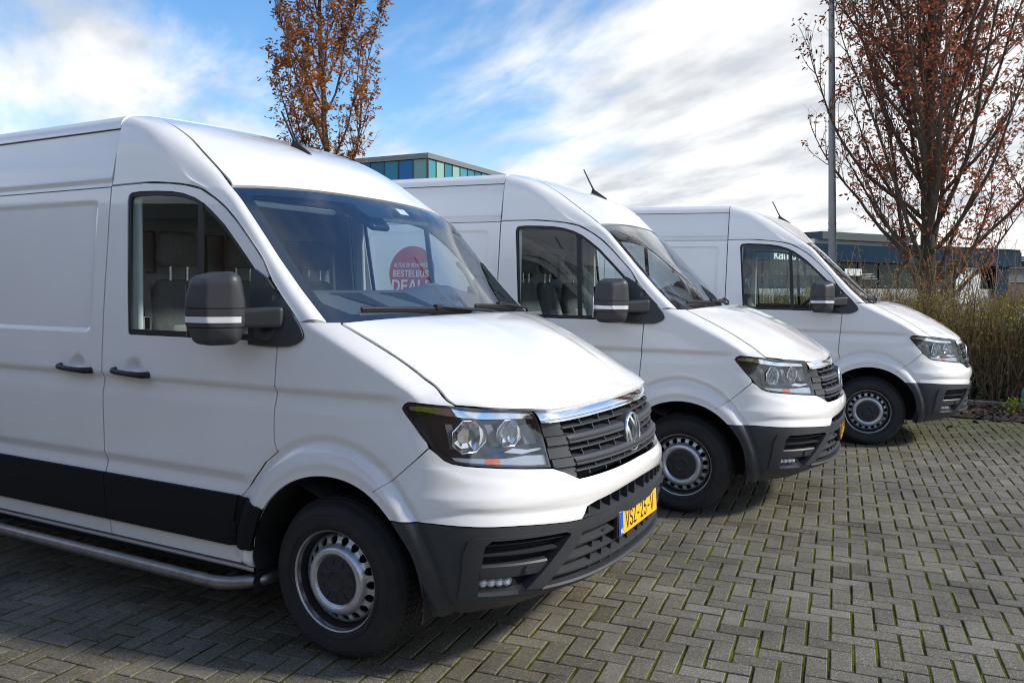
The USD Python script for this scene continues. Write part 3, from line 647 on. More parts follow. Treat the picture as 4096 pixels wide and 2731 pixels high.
    def sensor(s, z, o):
        c = wall0(np.array([s]), np.array([z]))[0]; nn = normals_of(wall0, np.array([[s, z]]))[0]
        a = trimesh.creation.cylinder(.0135, .010, sections=24); b = trimesh.creation.annulus(.0145, .019, .008, sections=24)
        m = cat(a, b); t = np.cross([0, 0, 1.0], nn); return place(m, c + nn * o, t, np.cross(nn, t))
    pair('parking_sensor', sensor(.928, .485, .0), 'black_plastic', (lb, lb)); pair('parking_sensor', sensor(1.383, .548, -.010), 'black_plastic', (lb, lb))
    # lower grille: stepped louvres, dark openings between
    cs = sym(list(cen.exterior.coords))
    add('lower_backing', panel(cs.buffer(.008), wall0, lin(1.0, 2.5, .03), zb, 0, off=-.034), 'black_plastic', lb)
    op = sym([(1.275, .536), (1.73, .536), (1.73, .412), (1.22, .408)])
    add('lower_opening', panel(op, wall0, lin(1.0, 2.5, .03), zb, 0, off=-.031), 'dark_void', lb)
    for zz, s0 in ((.548, 1.150), (.493, 1.100), (.437, 1.055)):
        add('louvre', bar(s0, HULL_NOSE - s0, zz, [(-.036, -.012), (-.006, -.010), (.001, -.004), (.001, .004), (-.034, .022)]), 'black_plastic', lb)
    for s in (1.30, 1.39, 1.48, 1.57, 1.66):
        for q in (s, HULL_NOSE - s): add('louvre_rib', bar(q - .004, q + .004, .472, [(-.036, -.06), (-.012, -.06), (-.012, .06), (-.036, .06)], .008), 'black_plastic', lb, False)
    add('chin_lip', bar(1.01, HULL_NOSE - 1.01, .392, [(-.03, -.012), (.010, -.012), (.014, -.004), (.006, .006), (-.03, .012)]), 'black_plastic', lb)
    # ---- grille
    gp = [(1.064, 1.108), (1.30, 1.112), (1.73, 1.115), (1.73, .834), (1.451, .828), (1.171, .823), (1.098, .858), (1.034, .880), (1.037, .943), (1.049, 1.02), (1.062, 1.085)]
    gpoly = sym(gp)
    gr = add('grille', panel(gpoly, wall0, lin(1.0, 2.5, .03), lin(.8, 1.15, .03), 0, off=-.065), 'dark_void')
    def inner_s(z): return float(np.interp(z, [.822, .87, .914, .964, 1.003, 1.06], [1.173, 1.180, 1.186, 1.193, 1.196, 1.203]))
    def outer_s(z): return float(np.interp(z, [.83, .858, .880, .943, 1.02, 1.085], [1.155, 1.098, 1.036, 1.039, 1.052, 1.064]))
    gs = lin(1.0, 2.5, .0125); gz = lin(.8, 1.12, .01)
    for z0, z1, o in ((1.006, 1.060, -.010), (.967, 1.003, .004), (.914, .963, -.010), (.875, .911, .004), (.829, .871, -.010)):
        zz = np.linspace(z0, z1, 5)
        q = Polygon([(outer_s(z) + .003, z) for z in zz] + [(inner_s(z), z) for z in zz[::-1]]).intersection(gpoly)
        pair('grille_wing', panel(q, wall0, gs, gz, .03, off=o), 'grille_plastic', (gr, gr))
    for zz in (.985, .893):
        s0 = inner_s(zz) - .002
        add('grille_bar', bar(s0, HULL_NOSE - s0, zz, [(-.04, -.018), (.006, -.018), (.010, -.012), (.010, -.007), (.004, -.005), (.010, -.002), (.013, .006), (.004, .018), (-.045, .021)], .03), 'grille_plastic', gr)
    for zz in (1.034, .942, .851):
        s0 = inner_s(zz) - .002
        add('grille_slat', bar(s0, HULL_NOSE - s0, zz, [(-.06, -.001), (-.004, -.003), (-.002, 0), (-.004, .003), (-.06, .007)], .03), 'grille_plastic', gr)
    for za, zb_, o in ((1.036, 1.060, .06), (1.004, 1.033, 0), (.944, .966, .06), (.912, .940, 0), (.853, .874, .06), (.829, .849, 0)):
        for s in np.arange(1.27 + o, 1.66, .135):
            for q in (s, HULL_NOSE - s): add('grille_rib', bar(q - .0028, q + .0028, (za + zb_) / 2, [(-.05, -(zb_ - za) / 2), (-.010, -(zb_ - za) / 2), (-.010, (zb_ - za) / 2), (-.05, (zb_ - za) / 2)], .0056), 'grille_plastic', gr, False)
    zt = lambda s: 1.084 + .006 * sstep(1.06, 1.73, np.minimum(s, HULL_NOSE - s))
    add('chrome_strip', bar(1.068, HULL_NOSE - 1.068, zt, [(-.03, -.022), (.004, -.022), (.009, -.019), (.009, -.015), (.005, -.013), (.010, -.006), (.010, .006), (.004, .020), (-.03, .026)], .02), 'chrome', gr, 35)
    # badge: ring, and the two letters one above the other
    bc = np.array([.992, 0, .945]); bX = np.array([0, 1.0, 0]); bN = np.array([.99, 0, .10]); bN /= np.linalg.norm(bN); bY = np.cross(bN, bX)
    th = np.linspace(0, 2 * np.pi, 73)[:-1]
    ringp = Point(0, 0).buffer(.094, 32).difference(Point(0, 0).buffer(.080, 32))
    def stroke(pts, w=.0135): return LineString(pts).buffer(w / 2, cap_style='flat', join_style='mitre')
    disc_ = Point(0, 0).buffer(.084, 32)
    letters = unary_union([stroke([(-.036, .09), (0, .010), (.036, .09)], .0150), stroke([(-.086, .055), (-.040, -.066), (0, .004 - .012), (.040, -.066), (.086, .055)], .0150)]).intersection(disc_)
    ex = lambda g, d: cat(*[trimesh.creation.extrude_polygon(q, d, engine='earcut') for q in getattr(g, 'geoms', [g])])
    back = trimesh.creation.cylinder(.098, .050, sections=48); back.apply_translation([0, 0, -.028])
    bd = add('badge', place(back, bc, bX, bY), 'grille_plastic', gr)
    t = np.linspace(0, 2 * np.pi, 65)[:-1]; rg = [(.087 + .0075 * math.cos(a), .0075 * math.sin(a)) for a in np.linspace(0, 2 * np.pi, 13)[:-1]]
    torus = gridmesh(np.array([[(r * math.cos(a), r * math.sin(a), z) for r, z in rg + rg[:1]] for a in np.linspace(0, 2 * np.pi, 65)]))
    let = ex(letters, .010); let = let.subdivide_to_size(.010); lv = np.array(let.vertices); lv[:, 2] += .014 * (1 - (np.hypot(lv[:, 0], lv[:, 1]) / .084) ** 2); let = tm(lv, let.faces)
    emb = cat(place(torus, bc + bN * .002, bX, bY), place(let, bc - bN * .002, bX, bY))
    obj('chrome_emblem', emb, MAT['badge_chrome'], gr, 35)
    # ---- headlights
    hl = Polygon(HL)
    ring = np.array(shapely.segmentize(hl.exterior, .02).coords)[::-1 if not hl.exterior.is_ccw else 1]
    a0, a1 = wall(ring[:, 0], ring[:, 1]), off_surf(wall, -.075)(ring[:, 0], ring[:, 1])
    hs, hz = lin(.3, 1.15, .02), lin(.85, 1.2, .02)
    house = cat(panel(hl, wall, hs, hz, 0, off=-.077), gridmesh(np.stack([a0, a1], 1)))
    simple_h = 'lamp_house'
    hh = pair('headlight', house, simple_h)
    pair('lens_frame', panel(hl.difference(hl.buffer(-.011)), wall, hs, hz, .01, off=-.001), 'seal_rubber', hh)
    pair('lens', panel(hl.buffer(-.003), wall, hs, hz, 0, off=.001), 'lens_glass', hh, True)
    drl = Polygon([(.40, 1.142), (.52, 1.146), (.70, 1.139), (.83, 1.124), (1.045, 1.104), (1.046, 1.082), (.784, 1.094), (.652, 1.106), (.52, 1.120), (.40, 1.127)])
    pair('light_strip', panel(drl, wall0, hs, lin(.85, 1.2, .01), .012, off=-.022), 'chrome', hh)
    ind = Polygon([(.600, .944), (.73, .936), (.815, .933), (.908, .939), (1.020, .934), (1.017, .894), (.895, .900), (.727, .915), (.645, .924), (.612, .932)])
    org = sbox(.727, .8, .787, 1)
    pair('indicator_lens', panel(ind.difference(org), wall0, hs, hz, .01, off=-.013), 'ribbed_lens', hh)
    pair('indicator_bulb', panel(ind.intersection(org), wall0, hs, hz, .01, off=-.012), 'amber', hh)
    blade = Polygon([(.815, .958), (.86, .972), (.93, .962), (1.015, .965), (1.02, .958), (.95, .952), (.90, .946)])
    pair('reflector_blade', panel(blade, wall0, hs, lin(.85, 1.2, .01), .03, off=-.020), 'light_alloy', hh)
    for sc0, zc0, rx, rz in ((.690, 1.024, .088, .068), (.872, 1.032, .066, .056)):
        c = wall0(np.array([sc0]), np.array([zc0]))[0]; nn = normals_of(wall0, np.array([[sc0, zc0]]))[0]; fd_ = np.array([.93, -.36, 0]); fd_ /= np.linalg.norm(fd_)
        oct_ = np.array([(rx * math.cos(q) * 1.05, rz * math.sin(q) * 1.05) for q in np.radians(np.arange(0, 360, 45) + 22.5)])
        o = c - nn * .030; Y = np.array([0, 0, 1.0]); X = np.cross(Y, fd_)
        lay = []
        for k, dep in ((1.0, 0), (.92, .012), (.74, .022), (.45, .028), (.02, .030)):
            lay.append([o + X * (k * q[0]) + Y * (k * q[1]) - fd_ * dep for q in np.vstack([oct_, oct_[:1]])])
        pair('reflector', gridmesh(np.array(lay)), 'reflector_metal', hh, False)
        rimp = [o + X * q[0] + Y * q[1] for q in np.vstack([oct_, oct_[:1]])]
        pair('reflector_rim', tube(rimp, .0032, 6, False), 'chrome', hh, 50)
        lid = [tuple(q) for q in oct_[[1, 2, 5, 6]] * .92]
        pair('lens_flap', tm([o + X * (rx * a_) + Y * (rz * b_) - fd_ * d_ for a_, b_, d_ in ((.20, -.98, -.006), (.45, -.6, -.012), (.52, 0, -.014), (.45, .6, -.012), (.20, .98, -.006), (1.0, 0, -.008))], [[0, 1, 5], [1, 2, 5], [2, 3, 5], [3, 4, 5]]), 'shop_white_lens', hh, False)
    for s0_, s1_, z0_, z1_ in ((.598, .630, .975, 1.075), (.775, .808, .985, 1.072), (.935, 1.005, .985, 1.060)):
        pair('lamp_panel', panel(sbox(s0_, z0_, s1_, z1_), wall0, hs, hz, .03, off=-.034), 'lamp_box', hh)
    # ---- sills and mouldings
    mo = unary_union([Polygon([(-4.90, .431), (-.5625, .431), (-.5645, .56), (-.527, .673), (-4.90, .677)])]).difference(Polygon(arch_pts(-3.64, -60, 240, 40, .03)))
    pair('side_moulding', panel(mo.difference(sbox(-1.4835, 0, -1.4795, 3)), wall, sl, np.concatenate([lin(.43, .66, .03), [.668, .677]]), .02, off=.016), 'moulding_black')
    mo2 = Polygon([(-.5585, .431), (-.4525, .431), (-.4455, .47), (-.394, .597), (-.373, .630), (-.44, .650), (-.5235, .670), (-.5605, .56)])
    pair('arch_moulding', panel(mo2, wall, lin(-.6, -.35, .0125), lin(.4, .7, .0125), .02, off=.012), 'moulding_black')
    pair('sill_strip', bar(-4.95, -.470, .325, [(-.02, -.011), (.010, -.009), (.013, 0), (.008, .010), (-.02, .014)], .2), 'light_alloy')
    sill = gridmesh(np.stack([np.stack([lin(-4.95, -.46, .3), np.full(len(lin(-4.95, -.46, .3)), -y), np.full(len(lin(-4.95, -.46, .3)), z)], 1) for y, z in ((.97, .318), (.93, .26), (.80, .25))], 1), True)
    pair('underside', sill, 'liner')
    add('floor_pan', bx(-4.95, -.52, -.80, .80, .28, .42), 'liner'); add('engine_bay', bx(-.5, .55, -.58, .58, .24, .95), 'liner')
    # ---- wheels and their arches
    tyre, rim, edge, barrel, cap, drum = make_wheel()
    for x, nm in ((0, 'front_wheel'), (-3.64, 'rear_wheel')):
        for s in (0, 1):
            T = [m.copy() for m in (tyre, rim, edge, barrel, cap, drum)]
            for m in T: m.apply_translation([x, -.985, WZ])
            if s: T = [mirror(m) for m in T]
            w = add(nm, T[0], 'rubber', smooth=35)
            add('rim', T[1], 'silver_steel', w); add('rim_edge', T[2], 'rim_edge', w, 40); add('rim_barrel', T[3], 'liner', w); add('hub_cap', T[4], 'hub_plastic', w, 35); add('brake_drum', T[5], 'liner', w)
        a = np.radians(np.linspace(-12, 192, 36)); r = .470
        L = gridmesh(np.array([[(x + r * math.cos(t), y, WZ + r * math.sin(t)) for y in (-.995, -.92, -.62)] for t in a]))
        disc2 = gridmesh(np.array([[(x + q * math.cos(t), -.62, WZ + q * math.sin(t)) for q in (0.01, .47)] for t in a]))
        pair('wheel_liner', cat(L, disc2), 'liner')
    flap = gridmesh(np.array([[(-.455 - .012 * math.sin(k * 2.2), y, z) for y in (-1.005, -.90, -.78)] for k, z in enumerate(np.linspace(.62, .22, 8))]))
    pair('mud_flap', flap, 'rubber')
    # ---- door mirrors: one rounded housing, cut into cap, band and foot
    def H(*b): return hull([((x, y, z), r) for x, y, z, r in b], 20)
    hs_ = H((-.425, -1.145, 1.640, .050), (-.480, -1.195, 1.625, .050), (-.548, -1.195, 1.628, .048), (-.545, -1.140, 1.640, .048),
            (-.400, -1.125, 1.560, .030), (-.470, -1.220, 1.555, .030), (-.576, -1.222, 1.555, .026), (-.576, -1.120, 1.560, .026),
            (-.398, -1.123, 1.470, .028), (-.468, -1.222, 1.470, .028), (-.578, -1.224, 1.470, .024), (-.578, -1.118, 1.470, .024),
            (-.425, -1.145, 1.418, .045), (-.485, -1.195, 1.415, .045), (-.550, -1.195, 1.415, .042), (-.548, -1.140, 1.416, .042))
    hs_ = soft(hs_, .009, 30)
    hm = manifold3d.Manifold(manifold3d.Mesh(np.asarray(hs_.vertices, np.float32), np.asarray(hs_.faces, np.uint32)))
    def slab(z0, z1): return man(hm ^ manifold3d.Manifold.cube((1, 1, z1 - z0)).translate((-1, -1.6, z0)))
    core = hs_.copy(); cv_ = np.array(core.vertices); cc = np.array([-.49, -1.17, 1.52]); core = tm(cc + (cv_ - cc) * .955, core.faces)
    arm_ = soft(H((-.42, -1.13, 1.508, .014), (-.52, -1.13, 1.508, .014), (-.42, -1.13, 1.462, .014), (-.52, -1.13, 1.462, .014), (-.262, -1.02, 1.522, .016), (-.37, -1.015, 1.520, .016), (-.262, -1.02, 1.462, .016), (-.37, -1.015, 1.462, .016)), .012, 4)
    stem_ = soft(H((-.30, -1.0, 1.45, .02), (-.40, -1.0, 1.45, .02), (-.33, -1.02, 1.40, .02), (-.42, -1.0, 1.40, .02)), .015, 4)
    wm = pair('wing_mirror', slab(1.534, 1.8), 'grey_plastic', smooth=45)
    for nme, m, mm in (('mirror_band', slab(1.4985, 1.5295), 'grey_plastic'), ('mirror_band', slab(1.452, 1.4685), 'grey_plastic'), ('mirror_foot', slab(1.3, 1.447), 'grey_plastic'), ('mirror_core', core, 'seal_rubber'), ('mirror_arm', arm_, 'grey_plastic'), ('mirror_stem', stem_, 'black_plastic')): pair(nme, m, mm, wm, 45)
    ind_ = man(hm ^ manifold3d.Manifold.cube((.204, .2, .026)).translate((-.606, -1.6 + .2, 1.4705))) if False else slab(1.4705, 1.4965)
    iv = np.array(ind_.vertices); cen_ = iv[np.array(ind_.faces)].mean(1); front = (cen_[:, 0] - cen_[:, 1] * .9 > .57) | (cen_[:, 1] < -1.205)
    keep = (cen_[:, 1] < -1.135) & (cen_[:, 0] > -.60)
    pair('mirror_indicator', tm(iv, np.array(ind_.faces)[keep]), 'bright_lens', wm, 45)
    pair('mirror_band', tm(iv, np.array(ind_.faces)[~keep]), 'grey_plastic', wm, 45)
    pair('mirror_glass', bx(-.606, -.602, -1.225, -1.115, 1.41, 1.63, 0), 'chrome', wm)
    # ---- wipers, aerial
    def on_ws(v, u, o=.012):
        p = windscreen(np.array([v]), np.array([u]))[0]; return p + normals_of(windscreen, np.array([[v, u]]))[0] * o
    for (u0, u1, ua, up_) in ((-.775, .06, -.27, .33), (.15, .76, .46, .93)):
        L = [on_ws(.905 + .028 * k, u, .014) for k, u in zip(np.linspace(0, 1, 12) ** 1.5, np.linspace(u0, u1, 12))]
        blade_ = cat(*[hull([(L[i], .009), (L[i + 1], .009), (L[i] - np.array([0, 0, .016]), .004), (L[i + 1] - np.array([0, 0, .016]), .004)], 8) for i in range(11)])
        w = add('wiper', blade_, 'seal_rubber', smooth=40)
        k = int(round(11 * (ua - u0) / (u1 - u0)))
        arm = [L[k] + np.array([.008, 0, .012]), on_ws(.94, ua + .2, .03), on_ws(.985, up_, .02), on_ws(1.0, up_ + .03, -.03)]
        add('wiper_arm', tube(spl(arm, 16), .0075, 8), 'seal_rubber', w, 40)
        add('wiper_clip', bx(L[k][0] - .014, L[k][0] + .014, L[k][1] - .035, L[k][1] + .035, L[k][2] - .004, L[k][2] + .022, .006), 'seal_rubber', w, 40)
    ab = cab_roof(np.array([.62]), np.array([-.158]))[0]
    base = hull([(ab + [0, 0, -.006], .016), (ab + [-.105, 0, .048], .012), (ab + [-.13, .012, .035], .006), (ab + [-.11, -.022, .030], .008), (ab + [-.11, .022, .030], .008), (ab + [-.11, 0, .075], .011)], 16)
    a = add('aerial', base, 'seal_rubber', smooth=40)
    add('aerial_mast', tube([ab + [-.10, 0, .07], ab + [-.128, 0, .12], ab + [-.195, -.006, .252]], [.0085, .007, .0055], 8), 'seal_rubber', a, 50)
    # ---- number plate holder
    add('plate_holder', bx(1.000, 1.026, -.268, .268, .500, .628, .006), 'plate_black', lb)
    # ---- tail
    zz = np.linspace(.345, 2.428, 24); prof = [(-float(side(z)), z) for z in zz] + [tuple(q) for q in _cr[1:]]
    poly = Polygon(prof + [(-y, z) for y, z in prof[::-1]]).buffer(-.002)
    rd = trimesh.creation.extrude_polygon(poly, .03, engine='earcut'); rd = place(rd, [-4.99, 0, 0], [0, 1, 0], [0, 0, 1])
    add('rear_door', rd, P)
    # ---- cabin
    add('cabin_floor', bx(-1.55, -.52, -.90, .90, .60, .66), 'dash_plastic')
    bh = add('bulkhead', bx(-1.585, -1.56, -.90, .90, .42, 2.14), 'bulkhead_grey')
    for y in (-.70, -.22, .45):
        fr = [(-1.552, y - .065, 1.70), (-1.552, y - .065, 1.92), (-1.552, y + .065, 1.92), (-1.552, y + .065, 1.70), (-1.552, y - .065, 1.70)]
        add('bulkhead_frame', tube(fr, .010, 6), 'seal_rubber', bh)
    hd = gridmesh(np.array([[(x, y, z - .03 * abs(y)) for y in np.linspace(-.86, .86, 9)] for x, z in ((-1.55, 2.16), (-1.2, 2.15), (-.92, 2.12), (-.80, 2.09))]))
    add('headliner', hd, 'trim_grey')
    for y in (-.45, .45): add('sun_visor', bx(-.86, -.56, y - .30, y + .30, 2.045, 2.075, .012) if False else hull([((-.70, y - .30, 2.03), .014), ((-.70, y + .30, 2.03), .014), ((-.86, y - .30, 2.05), .014), ((-.86, y + .30, 2.05), .014)], 8), 'trim_light')
    add('sensor_pod', hull([((-.66, -.10, 2.07), .03), ((-.66, .10, 2.07), .03), ((-.50, .06, 1.955), .02), ((-.50, -.06, 1.955), .02)], 10), 'frit')
    # inner pillars
    pair('inner_pillar', hull([((-1.375, -.925, .75), .02), ((-1.375, -.885, 2.06), .02), ((-1.325, -.925, .75), .015), ((-1.335, -.885, 2.06), .015)], 8), 'trim_light')
    pair('door_card', panel(Polygon([(-1.40, .62), (-1.34, 1.40), (-.42, 1.40), (-.36, .95), (-.60, .62)]), wall0, lin(-1.5, -.2, .06), lin(.5, 1.5, .06), .03, off=-.055), 'dash_plastic')
    grab = spl([(-.54, -.885, 1.78), (-.50, -.855, 1.76), (-.40, -.85, 1.62), (-.37, -.85, 1.56), (-.40, -.865, 1.51), (-.46, -.885, 1.49)], 24)
    pair('grab_handle', tube(grab, .015, 8), 'trim_grey', smooth=50)
    # dashboard
    yy = np.linspace(-.90, .90, 25)
    dp = [(.10, 1.41), (-.06, 1.440), (-.22, 1.510), (-.36, 1.582), (-.44, 1.608), (-.49, 1.595), (-.49, 1.45), (-.52, 1.1), (-.42, .80), (-.15, .7)]
    Dm = np.array([[(x - (.16 * abs(y) ** 2.3 if k < 3 else .0), y, z + (.030 * math.exp(-((y - .45) / .26) ** 4) if 3 <= k <= 5 else 0) - .10 * max(0, abs(y) - .62) ** 1.3) for k, (x, z) in enumerate(dp)] for y in yy])
    db = add('dashboard', gridmesh(Dm), 'dash_plastic', smooth=40)
    for y in (-.42, -.02): add('air_vent', gridmesh(np.array([[(-.235, y + .10, 1.5215), (-.235, y + .16, 1.5215)], [(-.385, y - .14, 1.5955), (-.385, y + .10, 1.5955)]])), 'dark_void', db)
    tor = gridmesh(np.array([[((.195 + .016 * math.cos(b)) * math.cos(a_), (.195 + .016 * math.cos(b)) * math.sin(a_), .016 * math.sin(b)) for b in np.linspace(0, 2 * np.pi, 13)] for a_ in np.linspace(0, 2 * np.pi, 49)]))
    swX = np.array([0, 1.0, 0]); swN = np.array([-.62, 0, .78]); swY = np.cross(swN, swX)
    sw = place(tor, [-.60, .45, 1.515], swX, swY)
    hubm = cat(hull([((-.58, .45, 1.49), .07), ((-.57, .40, 1.495), .03), ((-.57, .50, 1.495), .03)], 10), tube([(-.59, .27, 1.505), (-.59, .63, 1.505)], .016, 8), tube([(-.58, .45, 1.485), (-.28, .45, 1.20)], .04, 8))
    w = add('steering_wheel', sw, 'dash_plastic', smooth=50); add('wheel_hub', hubm, 'dash_plastic', w, 50)
    # seats
    def seat(y0, y1, heads):
        s = add('seat', hull([((-1.34, y0 + .06, .86), .05), ((-1.34, y1 - .06, .86), .05), ((-.84, y0 + .06, .88), .06), ((-.84, y1 - .06, .88), .06), ((-1.3, y0 + .05, .75), .05), ((-.86, y1 - .05, .75), .05), ((-.86, y0 + .05, .75), .05), ((-1.3, y1 - .05, .75), .05)], 14), 'fabric_light', smooth=50)
        n = len(heads); e = np.linspace(y0, y1, n + 1)
        for k, yh in enumerate(heads):
            b = hull([((-1.25, e[k] + .05, .95), .05), ((-1.25, e[k + 1] - .05, .95), .05), ((-1.40, e[k] + .06, 1.46), .045), ((-1.40, e[k + 1] - .06, 1.46), .045), ((-1.42, e[k] + .12, 1.625), .035), ((-1.42, e[k + 1] - .12, 1.625), .035)], 14)
            add('backrest', b, 'fabric_grey', s, 50)
            c = hull([((-1.215, e[k] + .13, 1.0), .03), ((-1.215, e[k + 1] - .13, 1.0), .03), ((-1.335, e[k] + .13, 1.39), .03), ((-1.335, e[k + 1] - .13, 1.39), .03)], 10)
            add('backrest_centre', c, 'fabric_light', s, 50)
            hd_ = hull([((-1.40, yh - .10, 1.77), .04), ((-1.40, yh + .10, 1.77), .04), ((-1.41, yh - .08, 1.88), .04), ((-1.41, yh + .08, 1.88), .04), ((-1.385, yh - .05, 1.82), .05), ((-1.385, yh + .05, 1.82), .05)], 14)
            add('head_restraint', hd_, 'fabric_grey', s, 50)
            add('restraint_post', cat(tube([(-1.41, yh - .055, 1.63), (-1.405, yh - .055, 1.77)], .008, 8), tube([(-1.41, yh + .055, 1.63), (-1.405, yh + .055, 1.77)], .008, 8)), 'chrome', s)
        return s
    seat(-.82, .10, (-.60, -.14)); seat(.24, .72, (.48,))
    bp = [(-1.43, -.86, 1.78), (-1.38, -.84, 1.55), (-1.36, -.85, 1.2), (-1.30, -.86, .95)]
    add('seat_belt', gridmesh(np.stack([spl(bp, 14), spl(bp, 14) + [.0, .045, 0]], 1)), 'belt')
    add('belt_buckle', bx(-1.36, -1.335, -.875, -.84, 1.40, 1.47, .006), 'chrome')
    return lb
# ------------------------------------------------------------------ more materials
def tone_mat(name, dark, light, rough=0.85, trans=0.0, spec=0.3, noise=None):
    """Colour from the mesh's own per-piece 'tone' value, with a little grain."""
    n = {'a': ('attribute', {'attribute': 'tone'}), 'r': ('rgb_ramp', {'ramp': [(0.0, dark), (1.0, light)]}), 'p': ('principled_bsdf', {'roughness': rough, 'specular_ior_level': spec})}
    l = [('a.fac', 'r.fac'), ('r.color', 'p.base_color')]; out = 'p.BSDF'
    if trans:
        n['t'] = ('translucent_bsdf', {}); n['m'] = ('mix_closure', {'fac': trans}); l += [('r.color', 't.color'), ('p.BSDF', 'm.closure1'), ('t.BSDF', 'm.closure2')]; out = 'm.closure'
    return mat(name, n, l, surface=out)
def with_tone(prim, tone):
    pv = UsdGeom.PrimvarsAPI(prim).CreatePrimvar('tone', Sdf.ValueTypeNames.FloatArray, UsdGeom.Tokens.vertex)
    pv.Set(Vt.FloatArray.FromNumpy(np.asarray(tone, np.float32)))
def brick_mat():
    E2 = (0.565, 0.825, 0)
    n = {'geo': ('geometry', {}), 'a': ('attribute', {'attribute': 'tone'}),
         'r': ('rgb_ramp', {'ramp': [(0.0, (.074, .062, .040)), (0.35, (.120, .105, .074)), (0.7, (.145, .129, .096)), (1.0, (.180, .164, .130))]}),
         # aggregate: pale grains in the worn face
         'v': ('voronoi_texture', {'scale': 140.0, 'randomness': 1.0}), 'vs': ('separate_color', {}),
         'g1': ('math', {'math_type': 'greater_than', 'value2': .52}), 'g2': ('map_range', {'from_min': .30, 'from_max': .48, 'to_min': 1.0, 'to_max': 0.0, 'clamp': True}),
         'g': ('math', {'math_type': 'multiply'}), 'gm': ('math', {'math_type': 'multiply', 'value2': .42}),
         'mx': ('mix_color', {'b': (.52, .49, .45)}),
         'n1': ('noise_texture', {'scale': 130.0, 'detail': 4.0, 'roughness': .75}), 'n1r': ('map_range', {'from_min': .3, 'from_max': .7, 'to_min': .50, 'to_max': 1.55}),
         'mu': ('vector_math', {'math_type': 'scale'}),
         'n2': ('noise_texture', {'scale': 1.3, 'detail': 5.0, 'roughness': .62}), 'n2r': ('map_range', {'from_min': .35, 'from_max': .66, 'to_min': .62, 'to_max': 1.14, 'clamp': True}), 'mu2': ('vector_math', {'math_type': 'scale'}),
         # algae: in patches, and more of it towards the planted bed
         'dd': ('vector_math', {'math_type': 'dot_product', 'vector2': E2}), 'dm': ('map_range', {'from_min': 8.2, 'from_max': 11.6, 'to_min': -.08, 'to_max': .46, 'clamp': True}),
         'n3': ('noise_texture', {'scale': 3.2, 'detail': 6.0, 'roughness': .65}), 'ad': ('math', {'math_type': 'add'}),
         'am': ('map_range', {'from_min': .56, 'from_max': .86, 'to_min': 0.0, 'to_max': .75, 'clamp': True}), 'gx': ('mix_color', {'b': (.058, .066, .014)}),
         'b': ('bump', {'strength': .7, 'distance': .0022}), 'p': ('principled_bsdf', {'roughness': .68, 'specular_ior_level': .42})}
    l = [('a.fac', 'r.fac'), ('geo.position', 'v.vector'), ('v.color', 'vs.color'), ('vs.r', 'g1.value1'), ('v.distance', 'g2.value'), ('g1.value', 'g.value1'), ('g2.result', 'g.value2'), ('g.value', 'gm.value1'),
         ('gm.value', 'mx.fac'), ('r.color', 'mx.a'), ('geo.position', 'n1.vector'), ('n1.fac', 'n1r.value'), ('mx.result', 'mu.vector1'), ('n1r.result', 'mu.scale'),
         ('geo.position', 'n2.vector'), ('n2.fac', 'n2r.value'), ('mu.vector', 'mu2.vector1'), ('n2r.result', 'mu2.scale'),
         ('geo.position', 'dd.vector1'), ('dd.value', 'dm.value'), ('geo.position', 'n3.vector'), ('n3.fac', 'ad.value1'), ('dm.result', 'ad.value2'), ('ad.value', 'am.value'), ('am.result', 'gx.fac'), ('mu2.vector', 'gx.a'),
         ('gx.result', 'p.base_color'), ('n1.fac', 'b.height'), ('b.normal', 'p.normal')]
    return mat('paver', n, l)
brick_mat()
def moss_mat():
    n = {'geo': ('geometry', {}), 'n': ('noise_texture', {'scale': 2.6, 'detail': 6.0, 'roughness': .65}), 'nf': ('noise_texture', {'scale': 160.0, 'detail': 3.0, 'roughness': .6}),
         'r': ('rgb_ramp', {'ramp': [(.36, (.020, .017, .010)), (.44, (.052, .058, .007)), (.60, (.120, .138, .012))]}), 'h': ('math', {'math_type': 'multiply', 'value2': 1.0}),
         'fr': ('map_range', {'from_min': .3, 'from_max': .7, 'to_min': .55, 'to_max': 1.4}), 'mu': ('vector_math', {'math_type': 'scale'}),
         'b': ('bump', {'strength': 1.0, 'distance': .006}), 'p': ('principled_bsdf', {'roughness': .95, 'specular_ior_level': .1})}
    l = [('geo.position', 'n.vector'), ('geo.position', 'nf.vector'), ('n.fac', 'r.fac'), ('nf.fac', 'fr.value'), ('r.color', 'mu.vector1'), ('fr.result', 'mu.scale'), ('mu.vector', 'p.base_color'), ('nf.fac', 'b.height'), ('b.normal', 'p.normal')]
    return mat('joint_moss', n, l)
moss_mat()
tone_mat('oak_leaf_orange', (.17, .060, .016), (.70, .28, .065), .7, .35)
tone_mat('oak_leaf_red', (.13, .044, .026), (.68, .23, .11), .7, .4)
tone_mat('litter_leaf', (.020, .013, .009), (.16, .085, .048), .85)
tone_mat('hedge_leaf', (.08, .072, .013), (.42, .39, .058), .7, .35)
tone_mat('ivy_leaf', (.012, .028, .009), (.045, .095, .030), .4, .15)
tone_mat('weed_leaf', (.10, .13, .01), (.30, .34, .03), .6, .3)
tone_mat('hedge_stem', (.07, .044, .026), (.40, .26, .14), .85)
simple('bark_green', (.060, .055, .034), .95, bump=(40, .8, .02), var=.45, vscale=5)
simple('bark_brown', (.085, .064, .048), .95, bump=(60, .6, .01), var=.35, vscale=9)
simple('twig_grey', (.16, .13, .115), .9)
simple('soil', (.022, .016, .012), .95, bump=(30, 1.0, .03), var=.5, vscale=12)
simple('kerb_concrete', (.13, .125, .105), .9, bump=(120, .5, .003), var=.35, vscale=6)
simple('galvanised', (.24, .245, .25), .42, metal=.55, var=.15, vscale=5)
simple('rock_stone', (.30, .28, .25), .9, bump=(25, .8, .01), var=.35, vscale=7)
